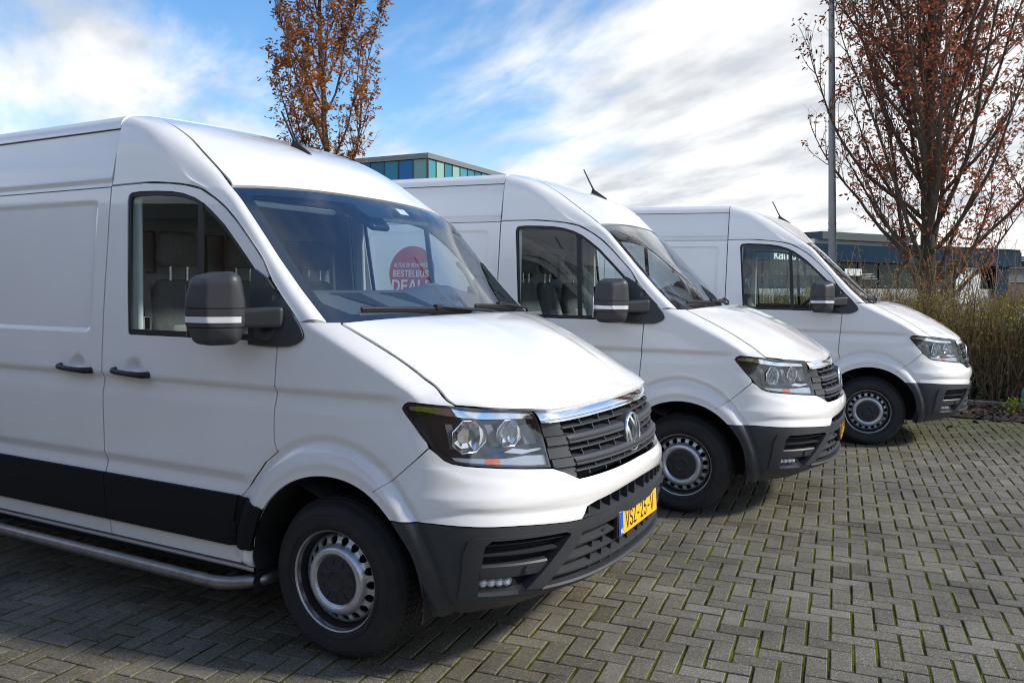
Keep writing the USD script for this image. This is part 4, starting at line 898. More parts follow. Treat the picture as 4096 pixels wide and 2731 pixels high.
simple('teal_plastic', (.02, .22, .22), .4)
simple('asphalt', (.05, .05, .05), .9, var=.2, vscale=3)
simple('grass_far', (.05, .075, .02), .95, var=.4, vscale=1.5)
for nm, c in (('glass_teal', (.02, .19, .30)), ('glass_blue', (.001, .13, .33)), ('glass_pale', (.15, .32, .32)), ('glass_deep', (.012, .12, .20)), ('glass_sea', (.05, .26, .33)), ('glass_mint', (.24, .42, .34))):
    simple(nm, c, .25, spec=.25)
simple('fascia_grey', (.17, .18, .18), .45); simple('mullion_dark', (.03, .035, .04), .4)
simple('clad_blue', (.0015, .022, .048), .7, spec=.12, var=.15, vscale=2); simple('clad_navy', (.003, .009, .018), .7, spec=.12); simple('clad_slab', (.045, .060, .066), .6); simple('clad_white', (.28, .31, .33), .6); simple('clad_grey', (.30, .31, .32), .6)
simple('shop_glass', (.008, .022, .030), .2, spec=.2); simple('shop_white', (.62, .68, .70), .3)
simple('grey_wall', (.16, .16, .165), .7); simple('brown_wall', (.15, .11, .085), .85)
simple('hall_brick', (.085, .050, .036), .9, var=.25, vscale=4); simple('hall_roof', (.05, .05, .055), .8)
simple('car_white', (.75, .76, .77), .3, coat=1.0)

# ------------------------------------------------------------------ ground and paving
KE, KN = np.array([.825, -.565]), np.array([.565, .825])      # along the planted bed's edge, and towards the bed
g = tm([[-300, -300, -.14], [300, -300, -.14], [300, 500, -.14], [-300, 500, -.14]], [[0, 1, 2], [0, 2, 3]])
obj('ground', g, MAT['grass_far'], kind='structure')
pav = thing('pavement', kind='structure')
def strip(n0, n1, e0, e1, z, th=.1):
    c = [KE * e + KN * n for n, e in ((n0, e0), (n0, e1), (n1, e1), (n1, e0))]
    v = [[*p, z] for p in c]; v2 = [[*p, z - th] for p in c]
    return tm(v + v2, [[0, 1, 2], [0, 2, 3], [4, 6, 5], [4, 7, 6], [0, 4, 5], [0, 5, 1], [1, 5, 6], [1, 6, 2], [2, 6, 7], [2, 7, 3], [3, 7, 4], [3, 4, 0]])
obj('joint_bed', strip(-4, 11.62, -13, 9, -.0062), MAT['joint_moss'], pav)
obj('car_park', strip(-120, 11.4, -150, 120, -.05, .05), MAT['asphalt'], kind='structure')
rng = np.random.default_rng(11)
A0 = math.radians(-22.0); b1 = np.array([math.cos(A0), math.sin(A0)]); b2 = np.array([-math.sin(A0), math.cos(A0)])
ORG = np.array([1.349, 3.595]); U = 0.1
def fwd_brick(a, b, w, d, zj, tilt):
    """a, b: near left corner along b1/b2; w, d: size. Bevelled top, 4 sides."""
    h, c, cz = .05, .0035, .0028
    xs, ys = np.array([a, a + w, a + w, a]), np.array([b, b, b + d, b + d]); xi, yi = np.array([a + c, a + w - c, a + w - c, a + c]), np.array([b + c, b + c, b + d - c, b + d - c])
    v = np.concatenate([np.stack([xi, yi, np.zeros(4)], 1), np.stack([xs, ys, np.full(4, -cz)], 1), np.stack([xs, ys, np.full(4, -h)], 1)])
    v[:, 2] += zj + tilt[0] * (v[:, 0] - a - w / 2) + tilt[1] * (v[:, 1] - b - d / 2)
    xy = ORG + v[:, :1] * b1 + v[:, 1:2] * b2
    return np.column_stack([xy, v[:, 2]])
BF = []
for o in (0, 4):
    for k in range(4):
        k2 = (k + 1) % 4; BF += [[o + k, o + 4 + k, o + 4 + k2], [o + k, o + 4 + k2, o + k2]]
BF = np.array([[0, 1, 2], [0, 2, 3]] + BF)
recs = []
for j in range(-75, 125):
    for i in range(-75, 105):
        m = (i - j) % 4
        if m == 0: w, d = .2, .1
        elif m == 3: w, d = .1, .2
        else: continue
        cx, cy = ORG + (i * U + w / 2) * b1 + (j * U + d / 2) * b2
        nn = KN @ (cx, cy); ee = KE @ (cx, cy)
        if nn > 11.55 or nn < -3.9 or ee < -12.5 or ee > 8.5 or cy < .6: continue
        recs.append((i * U, j * U, w, d, cx, cy))
recs = np.array(recs)
jit = rng.normal(0, 1, (len(recs), 6)); tone = np.clip(rng.normal(.52, .2, len(recs)), 0, 1)
tone = np.clip(tone + .22 * (meshkit.fbm(np.column_stack([recs[:, 4] * .9, recs[:, 5] * .9, np.zeros(len(recs))]), 3, 5) - .5) * 2, 0, 1)
V = np.array([fwd_brick(r[0] + .0065 + .001 * q[0], r[1] + .0042 + .0006 * q[1], r[2] - .0135, r[3] - .0085, .0012 * q[2], .006 * q[3:5]) for r, q in zip(recs, jit)])
# the 300 that show largest are parts of their own, the rest one piece
inv = []
for r in recs:
    q = np.array([r[4], r[5], 0]) - [0, 0, CAM_H]; dep = q @ _fw; u = (q @ _rt) / max(dep, .01); w = (q @ _up) / max(dep, .01)
    vis = dep > .5 and abs(u) < .64 and abs(w) < .43
    p0 = (np.array([r[4], r[5]]) - VM[0][:2, 3]) @ VM[0][:2, :2]
    hid = abs(p0[1]) < .85 and p0[0] < .6
    inv.append(dep if vis and not hid else 1e3 + dep)
order = np.argsort(inv)
def brick_mesh(ids):
    v = V[ids].reshape(-1, 3); f = (BF[None] + 12 * np.arange(len(ids))[:, None, None]).reshape(-1, 3); return tm(v, f), np.repeat(tone[ids], 12)
for k in order[:300]:
    m, t = brick_mesh([k]); with_tone(obj('brick', m, MAT['paver'], pav), t)
m, t = brick_mesh(order[300:]); with_tone(obj('bricks', m, MAT['paver'], pav, kind='stuff'), t)

# ------------------------------------------------------------------ growing things
def frusta(A, B, ra, rb, sides=4):
    """One tapered prism per segment, all at once."""
    A, B = np.asarray(A, float), np.asarray(B, float); n = len(A); ra = np.broadcast_to(ra, n); rb = np.broadcast_to(rb, n)
    t = B - A; t /= np.linalg.norm(t, axis=1, keepdims=True) + 1e-9
    a = np.cross(t, np.where(np.abs(t[:, 2:]) < .9, [0, 0, 1.0], [1.0, 0, 0])); a /= np.linalg.norm(a, axis=1, keepdims=True) + 1e-9; b = np.cross(t, a)
    th = np.arange(sides) * 2 * np.pi / sides; r = np.cos(th)[None, :, None] * a[:, None] + np.sin(th)[None, :, None] * b[:, None]
    v = np.concatenate([A[:, None] + r * ra[:, None, None], B[:, None] + r * rb[:, None, None]], 1)
    k = np.arange(sides); k2 = (k + 1) % sides
    f = np.concatenate([np.stack([k, k2, sides + k2], 1), np.stack([k, sides + k2, sides + k], 1)])
    return tm(v.reshape(-1, 3), (f[None] + 2 * sides * np.arange(n)[:, None, None]).reshape(-1, 3))
def leaves(P, rng, size, spread=.35, droop=.4, wide=.42, flat=False):
    """Small folded, curled leaves at the points P; returns the mesh (8 vertices a leaf)."""
    n = len(P); L = size * rng.uniform(.65, 1.3, n)
    d = rng.normal(0, 1, (n, 3)); d[:, 2] = d[:, 2] * .6 - droop
    if flat: d[:, 2] *= .15
    d /= np.linalg.norm(d, axis=1, keepdims=True)
    s = np.cross(d, rng.normal(0, 1, (n, 3)) + ([0, 0, 3.0] if flat else [0, 0, 0])); s /= np.linalg.norm(s, axis=1, keepdims=True) + 1e-9; u = np.cross(s, d)
    tt = np.array([0, .3, .3, .65, .65, 1.0, .5]); ss = np.array([0, -.8, .8, -1.0, 1.0, 0, 0]); uu = np.array([0, .18, .18, .05, .05, -.25, -.05])
    c = rng.uniform(.4, 1.6, n)
    v = P[:, None] + (tt[None, :, None] * d[:, None] + (ss * wide / 2)[None, :, None] * s[:, None]) * L[:, None, None] + (uu[None, :] * c[:, None] * L[:, None])[:, :, None] * u[:, None]
    f = np.array([[0, 1, 6], [0, 6, 2], [1, 3, 6], [2, 6, 4], [3, 5, 6], [4, 6, 5]])
    return tm(v.reshape(-1, 3), (f[None] + 7 * np.arange(n)[:, None, None]).reshape(-1, 3))
def oak(name, label, base, H, r0, spread, z0, nprim, seed, leafmat, lsize, dens, lean=(0, 0), group=None, a0=(28, 46), sub=1.0):
    rg = np.random.default_rng(seed); base = np.array(base, float)
    root = thing(name, label, 'tree', np.block([[np.eye(3), base[:, None]], [np.zeros((1, 3)), np.ones((1, 1))]]), group)
    zz = np.linspace(0, H, 40); wob = np.cumsum(rg.normal(0, .018, (40, 2)), 0)
    tr = np.column_stack([wob[:, 0] + lean[0] * zz / H, wob[:, 1] + lean[1] * zz / H, zz]); rad = r0 * (1 - .93 * (zz / H) ** .8) * np.where(zz < .5, 1 + .5 * (1 - zz / .5) ** 2, 1)
    obj('trunk', tube(tr, rad, 12), MAT['bark_green'], root, True)
    SA, SB, SR, SQ = [], [], [], []; TA, TB, TR = [], [], []; LP = []
    for k in range(nprim):
        f = (k + rg.uniform(0, 1)) / nprim; z = z0 + (H - z0) * .93 * f ** 1.0
        p = np.array([np.interp(z, zz, tr[:, 0]), np.interp(z, zz, tr[:, 1]), z]); az = k * 2.39996 + rg.normal(0, .35)
        reach = spread(z) * rg.uniform(.6, 1.12); ang = math.radians(rg.uniform(*a0)); Lb = reach / math.sin(ang) * .95; n = max(5, int(Lb / .22))
        pts = [p]; a = ang * 1.25; h = np.array([math.cos(az), math.sin(az)])
        for q in range(n):
            a = a + (ang * .55 - a) * .16 + rg.normal(0, .07); h = h + rg.normal(0, .07, 2); h /= np.linalg.norm(h)
            pts.append(pts[-1] + np.array([h[0] * math.sin(a), h[1] * math.sin(a), math.cos(a)]) * Lb / n)
        pts = np.array(pts); rb = max(.014, r0 * .30 * (1 - .7 * f)) * (1 - np.linspace(0, .85, n + 1))
        SA.append(pts[:-1]); SB.append(pts[1:]); SR.append(rb[:-1]); SQ.append(rb[1:])
        T = np.gradient(pts, axis=0); T /= np.linalg.norm(T, axis=1, keepdims=True)
        for q in np.arange(max(1, int(n * .18)), n + 1):
            for rep in range(1 + (rg.uniform() < .75 * sub)):
                d = T[q] * .8 + rg.normal(0, .38, 3) + np.array([0, 0, .62]); d /= np.linalg.norm(d); L2 = rg.uniform(.35, .95) * (1 - .35 * q / n) * min(1.2, Lb)
                m = max(3, int(L2 / .13)); sp = [pts[q]]; dd = d.copy()
                for w in range(m):
                    dd = dd + rg.normal(0, .17, 3) + np.array([0, 0, .05]); dd /= np.linalg.norm(dd); sp.append(sp[-1] + dd * L2 / m)
                sp = np.array(sp); r2 = np.linspace(.0085, .003, m + 1); SA.append(sp[:-1]); SB.append(sp[1:]); SR.append(r2[:-1]); SQ.append(r2[1:])
                for w in range(1, m + 1):
                    for tw in range(1 + (rg.uniform() < .5)):
                        d3 = dd + rg.normal(0, .6, 3) + np.array([0, 0, .25]); d3 /= np.linalg.norm(d3); e = sp[w] + d3 * rg.uniform(.08, .26)
                        TA.append(sp[w]); TB.append(e); TR.append(.0028)
                        if rg.uniform() < dens * (.05 + 1.75 * meshkit.noise(np.array([e * 1.3 + seed]))[0]):
                            c = rg.integers(3, 8); LP.append(e + rg.normal(0, .035, (c, 3)))
                            if rg.uniform() < .5: LP.append(sp[w] + rg.normal(0, .03, (2, 3)))
    obj('branches', cat(frusta(np.concatenate(SA), np.concatenate(SB), np.concatenate(SR), np.concatenate(SQ), 5)), MAT['bark_brown'], root, True)
    obj('twigs', frusta(np.array(TA), np.array(TB), np.array(TR), np.array(TR) * .5, 3), MAT['bark_brown'], root, kind='stuff')
    if LP:
        P_ = np.concatenate(LP); m = leaves(P_, rg, lsize)
        cl = meshkit.noise(P_ * 1.6, seed); t = np.clip(rg.normal(.42, .22, len(P_)) + (cl - .5) * .5, 0, 1)
        with_tone(obj('leaves', m, MAT[leafmat], root, kind='stuff'), np.repeat(t, 7))
    return root
oak('oak_tree', 'upright oak holding orange-brown winter leaves, rising behind the nearest van', (-4.36, 20, 0), 12.0, .135, lambda z: np.interp(z, [3, 5, 7, 9, 12], [2.3, 2.3, 2.0, 1.3, .3]), 2.6, 25, 5, 'oak_leaf_orange', .092, .85, lean=(-.2, 0), a0=(20, 40), sub=.9)
oak('oak_tree', 'broad dark oak with rust-red winter leaves behind the hedge and lamp post', (7.52, 14.5, 0), 11.0, .165, lambda z: np.interp(z, [1, 2.5, 4, 6.5, 11], [2.6, 2.8, 2.8, 2.5, .3]), 1.1, 92, 8, 'oak_leaf_red', .072, .42, lean=(.05, 0), a0=(24, 56), sub=1.0)
oak('oak_tree', 'rust-leaved oak half out of the picture at its right edge', (12.6, 18.0, 0), 9.5, .15, lambda z: np.interp(z, [1, 3, 5, 9.5], [1.7, 1.9, 1.7, .3]), 1.6, 46, 14, 'oak_leaf_red', .09, .8, a0=(18, 44), sub=.8)
# ---- planted bed: soil, kerb, litter, hedge, ivy
obj('bed_soil', strip(11.62, 21, -16, 10, .012, .12), MAT['soil'], kind='structure')
kr = thing('kerb', kind='structure')
for k in range(22):
    e0 = -13 + k * 1.0
    b = bx(e0 + .004, e0 + .996, 12.80, 12.92, -.05, .085, .012); v = np.array(b.vertices); xy = v[:, :1] * KE + v[:, 1:2] * KN
    obj('kerb_stone', tm(np.column_stack([xy, v[:, 2]]), b.faces), MAT['kerb_concrete'], kr, 40)
rg = np.random.default_rng(3)
n = 5200; e = rg.uniform(-12, 5, n); q = rg.uniform(0, 1, n); nn = np.where(q < .62, rg.uniform(11.50, 12.82, n), rg.uniform(12.9, 15.5, n)); nn = np.where(rg.uniform(0, 1, n) < .035, rg.uniform(10.6, 11.6, n), nn)
P_ = np.column_stack([e[:, None] * KE + nn[:, None] * KN, .022 + .05 * rg.uniform(0, 1, n) ** 2 + .02 * (nn > 12.9)]); P_[nn < 11.62, 2] = .012
with_tone(obj('fallen_leaves', leaves(P_, rg, .075, flat=True, droop=.1, wide=.6), MAT['litter_leaf'], kind='stuff', label='brown fallen leaves lying along the kerb', category='leaves'), np.repeat(np.clip(rg.normal(.35, .28, n), 0, 1), 7))
hd = thing('hedge', 'hedge of thin bare stems with small yellow-green leaves behind the kerb', 'hedge')
n = 6500; e = rg.uniform(-11, 4.5, n); nn = 13.45 + 1.5 * rg.uniform(0, 1, n); tall = rg.uniform(0, 1, n) < .09
top = np.where(tall, rg.uniform(1.75, 2.35, n), rg.uniform(1.05, 1.52, n) + .26 * meshkit.noise(np.column_stack([e * 1.2, nn, 0 * e])))
b0 = np.column_stack([e[:, None] * KE + nn[:, None] * KN, np.full(n, .0)]); S = 7; pts = np.zeros((n, S, 3)); dirn = np.column_stack([rg.normal(0, .22, (n, 2)), np.ones(n)])
for k in range(S): pts[:, k] = b0 + dirn * (top * k / (S - 1))[:, None] * np.array([1, 1, 1]); 
pts[:, 1:, :2] += np.cumsum(rg.normal(0, .022, (n, S - 1, 2)), 1)
rr = (rg.uniform(.004, .0095, n) + .002 * tall)[:, None] * np.linspace(1, .35, S)[None]
tn = np.clip(rg.normal(.45, .25, n), 0, 1)
m = frusta(pts[:, :-1].reshape(-1, 3), pts[:, 1:].reshape(-1, 3), rr[:, :-1].ravel(), rr[:, 1:].ravel(), 3)
with_tone(obj('stems', m, MAT['hedge_stem'], hd, kind='stuff'), np.repeat(np.repeat(tn, S - 1), 6))
# side twigs
nt = 16000; i = rg.integers(0, n, nt); k = rg.integers(1, S - 1, nt); a = pts[i, k] + (pts[i, k + 1] - pts[i, k]) * rg.uniform(0, 1, (nt, 1)); d = rg.normal(0, .6, (nt, 3)) + [0, 0, .8]; d /= np.linalg.norm(d, axis=1, keepdims=True); bb = a + d * rg.uniform(.10, .38, (nt, 1))
with_tone(obj('twigs', frusta(a, bb, .0036, .0016, 3), MAT['hedge_stem'], hd, kind='stuff'), np.repeat(np.clip(rg.normal(.4, .25, nt), 0, 1), 6))
nl = 110000; i = rg.integers(0, n, nl); f = rg.uniform(0, 1, nl) ** .75; kk = np.clip((f * (S - 1)).astype(int), 0, S - 2); P_ = pts[i, kk] + (pts[i, kk + 1] - pts[i, kk]) * rg.uniform(0, 1, (nl, 1)) + rg.normal(0, .05, (nl, 3)); P_[:, 2] = np.maximum(P_[:, 2], .04)
w = rg.uniform(0, 1, nl) < np.interp(P_[:, 2], [0, .4, .8, 1.25, 1.7], [.08, .18, .70, 1.0, .30]); P_ = P_[w]
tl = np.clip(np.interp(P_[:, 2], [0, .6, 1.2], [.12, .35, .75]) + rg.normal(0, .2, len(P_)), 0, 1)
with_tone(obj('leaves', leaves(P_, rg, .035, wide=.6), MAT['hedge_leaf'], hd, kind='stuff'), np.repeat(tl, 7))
n = 900; e = np.concatenate([rg.normal(-1.55, .35, n // 2), rg.uniform(-6, 1, n - n // 2)]); nn = rg.uniform(13.1, 14.0, n); P_ = np.column_stack([e[:, None] * KE + nn[:, None] * KN, rg.uniform(.03, .55, n) * rg.uniform(.2, 1, n)])
with_tone(obj('ivy', leaves(P_, rg, .065, wide=.9, droop=.3), MAT['ivy_leaf'], label='dark green ivy creeping at the foot of the hedge', category='ivy', kind='stuff'), np.repeat(np.clip(rg.normal(.45, .3, n), 0, 1), 7))
rk = trimesh.creation.icosphere(3, 1.0); v = np.array(rk.vertices); v *= (.75 + .5 * meshkit.fbm(v * 1.4 + 7, 4, 2))[:, None]; v *= [.20, .16, .13]; c = KE * -.52 + KN * 14.05
obj('rock', tm(v + [*c, .10], rk.faces), MAT['rock_stone'], smooth=35, label='pale grey stone lying under the hedge', category='stone')
P_ = np.concatenate([np.column_stack([rg.normal(6.62, .07, 60), rg.normal(10.62, .06, 60), rg.uniform(.02, .20, 60)]), np.column_stack([rg.normal(6.95, .05, 30), rg.normal(10.45, .05, 30), rg.uniform(.02, .12, 30)])])
wd = thing('weed', 'small yellow-green weed growing in the leaf litter before the kerb', 'weed')
with_tone(obj('leaves', leaves(P_, rg, .045, wide=.6, droop=-.3), MAT['weed_leaf'], wd, kind='stuff'), np.repeat(rg.uniform(.3, 1, 90), 7))
with_tone(obj('stems', frusta(np.column_stack([P_[:, :2] * .4 + .6 * np.where(np.arange(90)[:, None] < 60, [6.62, 10.62], [6.95, 10.45]), np.zeros(90)]), P_, .002, .0012, 3), MAT['weed_leaf'], wd, kind='stuff'), np.full(540, .3))
obj('pipe_end', tube(spl([(7.03, 10.98, 0), (6.99, 10.98, .10), (6.985, 10.98, .20), (7.01, 10.98, .28), (7.07, 10.98, .33)], 16), .016, 12), MAT['teal_plastic'], smooth=50, label='blue-green bent pipe end standing in the litter at the right edge', category='pipe')

# ------------------------------------------------------------------ lamp post
lp = thing('lamp_post', 'tall slim grey metal lamp post in front of the rust-red oak', 'lamp post', np.array([[1, 0, 0, 5.985], [0, 1, 0, 15.0], [0, 0, 1, 0], [0, 0, 0, 1.0]]))
lean = -.034
obj('pole', tube([(lean * z, 0, z) for z in (0, 2.5, 4.5, 7, 9.6)], [.074, .070, .060, .050, .040], 24), MAT['galvanised'], lp, 40)
for z, r in ((2.70, .0755), (2.82, .075), (2.28, .077)): obj('band', tube([(lean * z, 0, z - .012), (lean * z, 0, z + .012)], r, 24), MAT['galvanised'], lp, 40)
obj('lamp_arm', tube(spl([(lean * 9.5, 0, 9.5), (-.5, 0, 9.9), (-1.1, 0, 10.0)], 10), .03, 10), MAT['galvanised'], lp, 40)
obj('lamp_head', hull([((-1.0, -.08, 10.0), .06), ((-1.0, .08, 10.0), .06), ((-1.6, 0, 10.02), .05)]), MAT['galvanised'], lp, 40)

# ------------------------------------------------------------------ buildings
def face_box(o, d, t0, t1, z0, z1, th, proud=0.0):
    """A box on a facade line: from t0 to t1 along d, th deep behind the line, its front PROUD metres in front of it."""
    d = np.array(d, float) / np.hypot(*d); nrm = np.array([d[1], -d[0]])
    c = [np.array(o) + d * t + nrm * q for t, q in ((t0, proud), (t1, proud), (t1, proud - th), (t0, proud - th))]
    v = [[*p, z0] for p in c] + [[*p, z1] for p in c]
    return tm(v, [[0, 1, 5], [0, 5, 4], [1, 2, 6], [1, 6, 5], [2, 3, 7], [2, 7, 6], [3, 0, 4], [3, 4, 7], [4, 5, 6], [4, 6, 7], [0, 2, 1], [0, 3, 2]])
gb = thing('glass_office', 'flat-roofed office block clad in blue and pale green glass panels, far behind the vans', 'building')
co = np.array([-6.23, 60.0]); da = np.array([.447, .894]); db_ = np.array([-.894, .447])
ct = co + da * 16.5 + db_ * 20
cv = [co, co + da * 16.5, ct, co + db_ * 20]
def prism(pts, z0, z1):
    return man(manifold3d.CrossSection([[tuple(map(float, p)) for p in pts]], manifold3d.FillRule.NonZero).extrude(z1 - z0).translate([0, 0, z0]))
def grow(pts, d): 
    p = Polygon(pts).buffer(d, join_style='mitre'); return list(p.exterior.coords)[:-1]
obj('core', prism(grow(cv, -.30), 0, 11.0), MAT['mullion_dark'], gb)
obj('roof_fascia', prism(grow(cv, .12), 11.02, 11.40), MAT['fascia_grey'], gb)
cols_a = ['glass_sea', 'glass_mint', 'glass_teal', 'glass_mint', 'glass_sea', 'glass_teal', 'glass_deep', 'glass_sea', 'glass_mint', 'glass_teal', 'glass_deep', 'glass_sea', 'glass_mint', 'glass_teal']
cols_b = ['glass_pale', 'glass_blue', 'glass_teal', 'glass_deep', 'glass_blue', 'glass_teal', 'glass_pale', 'glass_blue', 'glass_deep', 'glass_teal', 'glass_pale', 'glass_blue', 'glass_deep', 'glass_teal', 'glass_blue']
for d, cols, wdt, flip in ((da, cols_a, 1.17, 1), (-db_, cols_b, 1.30, -1)):
    o = co if flip == 1 else co
    for k, c in enumerate(cols):
        t0, t1 = k * wdt + .04, (k + 1) * wdt - .04
        if flip == -1: t0, t1 = -t1, -t0
        for z0, z1, cc in ((8.55, 10.98, c), (7.30, 8.48, {'glass_pale': 'glass_sea', 'glass_mint': 'glass_pale', 'glass_blue': 'glass_blue', 'glass_teal': 'glass_deep', 'glass_deep': 'glass_teal', 'glass_sea': 'glass_teal'}[c]), (4.2, 7.23, c), (.4, 4.13, 'glass_deep')):
            obj('glass_panel', face_box(o, d, t0, t1, z0, z1, .06, -.02 + .002 * (k % 3)), MAT[cc], gb)
        e = k * wdt * flip
        obj('mullion', face_box(o, d, e - .035, e + .035, .3, 11.0, .12, .03), MAT['mullion_dark'], gb)
bb = thing('blue_showroom', 'low dark blue business building with a white lettered fascia behind the hedge', 'building')
bo, bd_ = (11.44, 30.0), (.861, .509)
F = lambda *a: face_box(bo, bd_, *a)
obj('wall', F(-12, 12.7, 0, 3.2, 9.0, -.30), MAT['clad_navy'], bb)
obj('plinth', F(-12, 12.4, 0, 1.62, .1, -.18), MAT['clad_grey'], bb)
obj('fascia', F(-12, 13.4, 2.62, 3.27, .5, .10), MAT['clad_blue'], bb)
obj('white_band', F(-8, 5.2, 3.274, 3.43, .4, .02), MAT['clad_white'], bb)
obj('roof_slab', F(-.25, 5.2, 3.434, 3.71, 1.2, .20), MAT['clad_slab'], bb)
obj('roof_edge', F(5.2, 13.4, 3.274, 3.40, .5, .05), MAT['clad_navy'], bb)
for k in range(16):
    t0 = -12 + k * 1.3
    obj('window', F(t0 + .05, t0 + 1.25, 1.66, 2.60, .05, -.20), MAT['shop_glass'], bb)
for k in range(3): obj('white_panel', F(8.75 + k * .62, 9.32 + k * .62, 1.0, 2.55, .05, -.10), MAT['shop_white'], bb)
obj('wall_end', F(11.6, 12.65, 0, 2.6, .3, -.02), MAT['clad_blue'], bb)
d3 = np.array([.861, .509, 0]); nb = np.array([.509, -.861, 0])
kt = textm('kantoor', .33, .03, True, 1.0); tk = -2.72
obj('lettering', place(kt, [bo[0] + .861 * tk + .509 * .102, bo[1] + .509 * tk - .861 * .102, 2.655], d3, [0, 0, 1]), MAT['sticker_white'], bb)
sg = F(1.45, 2.45, 2.12, 2.38, .03, -.10); sgp = obj('window_sign', sg, MAT['shop_white'], bb)
for k in range(4): obj('window_stripe', F(2.5, 3.2 + .08 * k, 2.19 - .06 * k, 2.205 - .06 * k, .02, -.12), MAT['shop_white'], bb)
gw = thing('grey_hall', 'long grey and brown hall far off at the right edge, beyond the blue building', 'building')
obj('wall', face_box((26.6, 45), (1, .1), 0, 40, 0, 3.45, 10), MAT['grey_wall'], gw)
obj('brown_band', face_box((26.6, 45), (1, .1), 0, 40, 0, 2.0, .1, .1), MAT['brown_wall'], gw)
for z in (3.18, 2.80, 2.02): obj('white_line', face_box((26.6, 45), (1, .1), 0, 40, z, z + .045, .1, .14), MAT['clad_white'], gw)
for k in range(12): obj('window', face_box((26.6, 45), (1, .1), .9 + k * 1.6, 2.2 + k * 1.6, 2.85, 3.17, .05, .06), MAT['shop_glass'], gw)
hall = thing('brick_hall', 'long brown brick hall opposite the vans, seen mirrored in their sides', 'building')
ho, hdn = (-26, 2), (.70, -.71)
obj('wall', face_box(ho, hdn, -14, 60, 0, 3.6, 12), MAT['hall_brick'], hall); obj('roof', face_box(ho, hdn, -14.2, 60.2, 3.6, 3.9, 12.4, .2), MAT['hall_roof'], hall)
car = thing('parked_car', 'white car parked beyond the hedge at the right edge', 'car', np.array([[-1, 0, 0, 15.2], [0, -1, 0, 22.2], [0, 0, 1, 0], [0, 0, 0, 1.0]]))
obj('body', hull([((x, y, z), r) for x, y, z, r in ((1.9, -.6, .45, .15), (1.9, .6, .45, .15), (-2.0, -.65, .5, .18), (-2.0, .65, .5, .18), (1.5, -.7, .75, .15), (1.5, .7, .75, .15), (-2.0, -.65, .85, .15), (-2.0, .65, .85, .15))]), MAT['car_white'], car, 40)
obj('roof', hull([((x, y, z), .05) for x, y, z in ((.9, -.68, .95), (.9, .68, .95), (.15, -.55, 1.46), (.15, .55, 1.46), (-1.2, -.55, 1.44), (-1.2, .55, 1.44), (-1.9, -.66, .98), (-1.9, .66, .98))]), MAT['car_white'], car, 40)
for s in (-1, 1): obj('side_window', tm([(.65, s * .735, .98), (.08, s * .625, 1.38), (-1.15, s * .625, 1.37), (-1.6, s * .72, 1.0)], [[0, 1, 2], [0, 2, 3]]), MAT['shop_glass'], car)
obj('windscreen', tm([(.96, -.6, 1.0), (.96, .6, 1.0), (.24, .5, 1.44), (.24, -.5, 1.44)], [[0, 1, 2], [0, 2, 3]]), MAT['shop_glass'], car)
for x in (1.25, -1.3):
    for s in (-1, 1):
        w = trimesh.creation.cylinder(.31, .2, sections=28); w.apply_transform(trimesh.transformations.rotation_matrix(np.pi / 2, [1, 0, 0])); w.apply_translation([x, s * .74, .31]); obj('wheel', w, MAT['rubber'], car, 40)
# ------------------------------------------------------------------ the three vans
CLS = stage.CreateClassPrim('/World/van_parts')
build_van(CLS)
VANS = []
for i, lab in enumerate(('nearest white delivery van, with a steel side bar, cut off by the left edge', 'middle white delivery van with a round red sticker on its side', 'farthest white delivery van, its nose next to the hedge')):
    x = thing('delivery_van', lab, 'van', VM[i], group='white delivery vans parked in a row')
    x.GetReferences().AddInternalReference(CLS.GetPath())
    VANS.append(x)
    if i:
        for p in list(x.GetChildren()):
            if p.GetName().startswith('front_wheel'):
                a_ = (.9, 2.3)[i - 1]; R_ = trimesh.transformations.rotation_matrix(a_, [0, 1, 0], [0, 0, WZ])
                UsdGeom.Xformable(p).AddTransformOp().Set(Gf.Matrix4d(*R_.T.ravel().tolist()))
            if p.GetName().startswith('rear_wheel'):
                UsdGeom.Xformable(p).AddTranslateOp().Set(Gf.Vec3d(0, 0, -math.sin((.009, .014)[i - 1]) * 3.64))
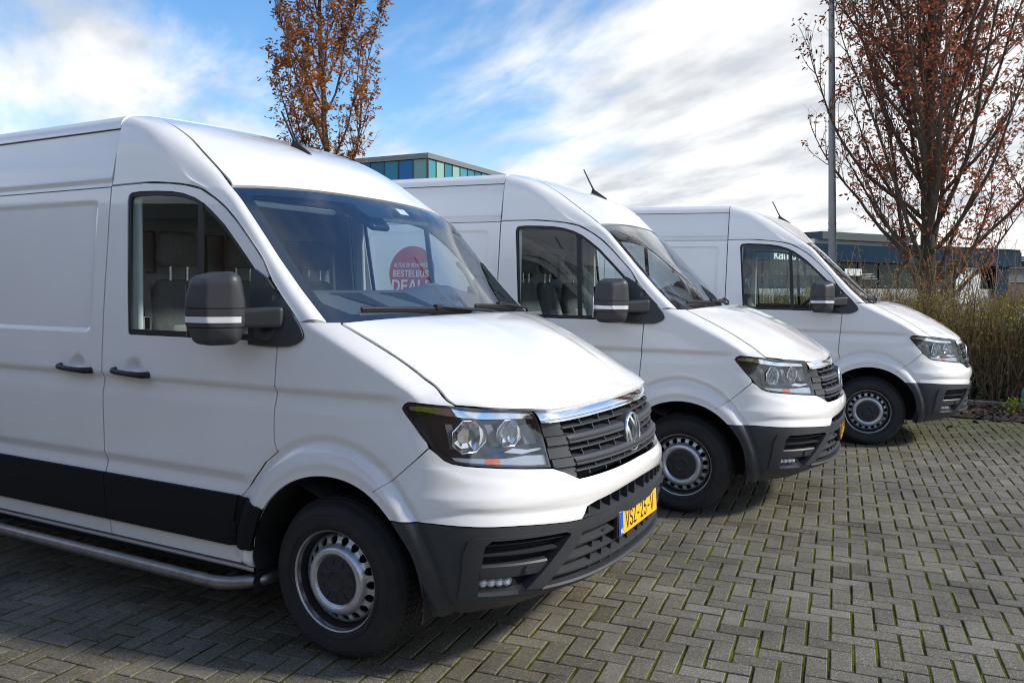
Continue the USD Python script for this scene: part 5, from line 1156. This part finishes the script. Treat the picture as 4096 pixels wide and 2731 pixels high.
def number_plate(van, text):
    c = [1.030, 0, .565]; N_ = np.array([.998, 0, .05]); X = np.array([0, 1.0, 0]); Y = np.cross(N_, X)
    pl = obj('number_plate', place(bx(-.26, .26, -.055, .055, -.003, .003, .0025), c, X, Y), MAT['plate_yellow'], van, 40)
    obj('country_band', place(bx(-.259, -.218, -.0535, .0535, .003, .0042), c, X, Y), MAT['plate_blue'], pl)
    t = textm(text, .078, .0012, False, .86); w = t.bounds[1][0] - t.bounds[0][0]; t.apply_translation([-t.bounds[0][0], 0, 0]); t.apply_scale([.395 / w, 1, 1]); t.apply_translation([-.185, -.037, .0032])
    obj('plate_letters', place(t, c, X, Y), MAT['plate_black'], pl)
    t = textm('NL', .020, .0012, True); t.apply_translation([-.2535 - t.bounds[0][0], -.043, .0044]); obj('country_letters', place(t, c, X, Y), MAT['plate_white'], pl)
number_plate(VANS[0], 'VSZ-25-V'); number_plate(VANS[1], 'VSZ-71-V')
sb = spl([(-4.4, -1.035, .247), (-.76, -1.035, .247), (-.65, -1.033, .249), (-.565, -1.012, .256), (-.495, -.96, .264), (-.45, -.88, .268), (-.445, -.80, .27)], 60)
bar_ = obj('side_bar', tube(sb, .031, 16), MAT['worn_steel'], VANS[0], 45)
for xx in (-.62, -2.4, -4.2): obj('bar_bracket', tube([(xx, -1.03, .262), (xx + .02, -.93, .30), (xx + .02, -.85, .31)], .016, 8), MAT['liner'], bar_)
# round sticker on the middle van's sliding door
stc = Point(-2.28, 1.728).buffer(.216, 40)
so = obj('sticker', panel(stc, wall, lin(-2.6, -1.9, .03), lin(1.4, 2.1, .03), .003, off=.003), MAT['sticker_red'], VANS[1], label='round red sticker with white lettering', )
for txt, zb_, hh_, x0, x1 in (('ALTIJD DE SCHERPSTE', 1.772, .030, -2.452, -2.113), ('BESTELBUS', 1.690, .052, -2.458, -2.116), ('DEAL!', 1.565, .098, -2.462, -2.120)):
    t = textm(txt, hh_, .001, True); t.apply_translation([-t.bounds[0][0], 0, 0]); t.apply_scale([(x1 - x0) / t.bounds[1][0], 1, 1])
    v = np.array(t.vertices); sx, zz_ = x0 + v[:, 0], zb_ + v[:, 1]; nn_ = normals_of(wall, np.stack([sx, zz_], 1), .02)
    obj('sticker_letters', tm(wall(sx, zz_) + nn_ * (.0042 + v[:, 2:])[:, :1], t.faces), MAT['sticker_white'], so)
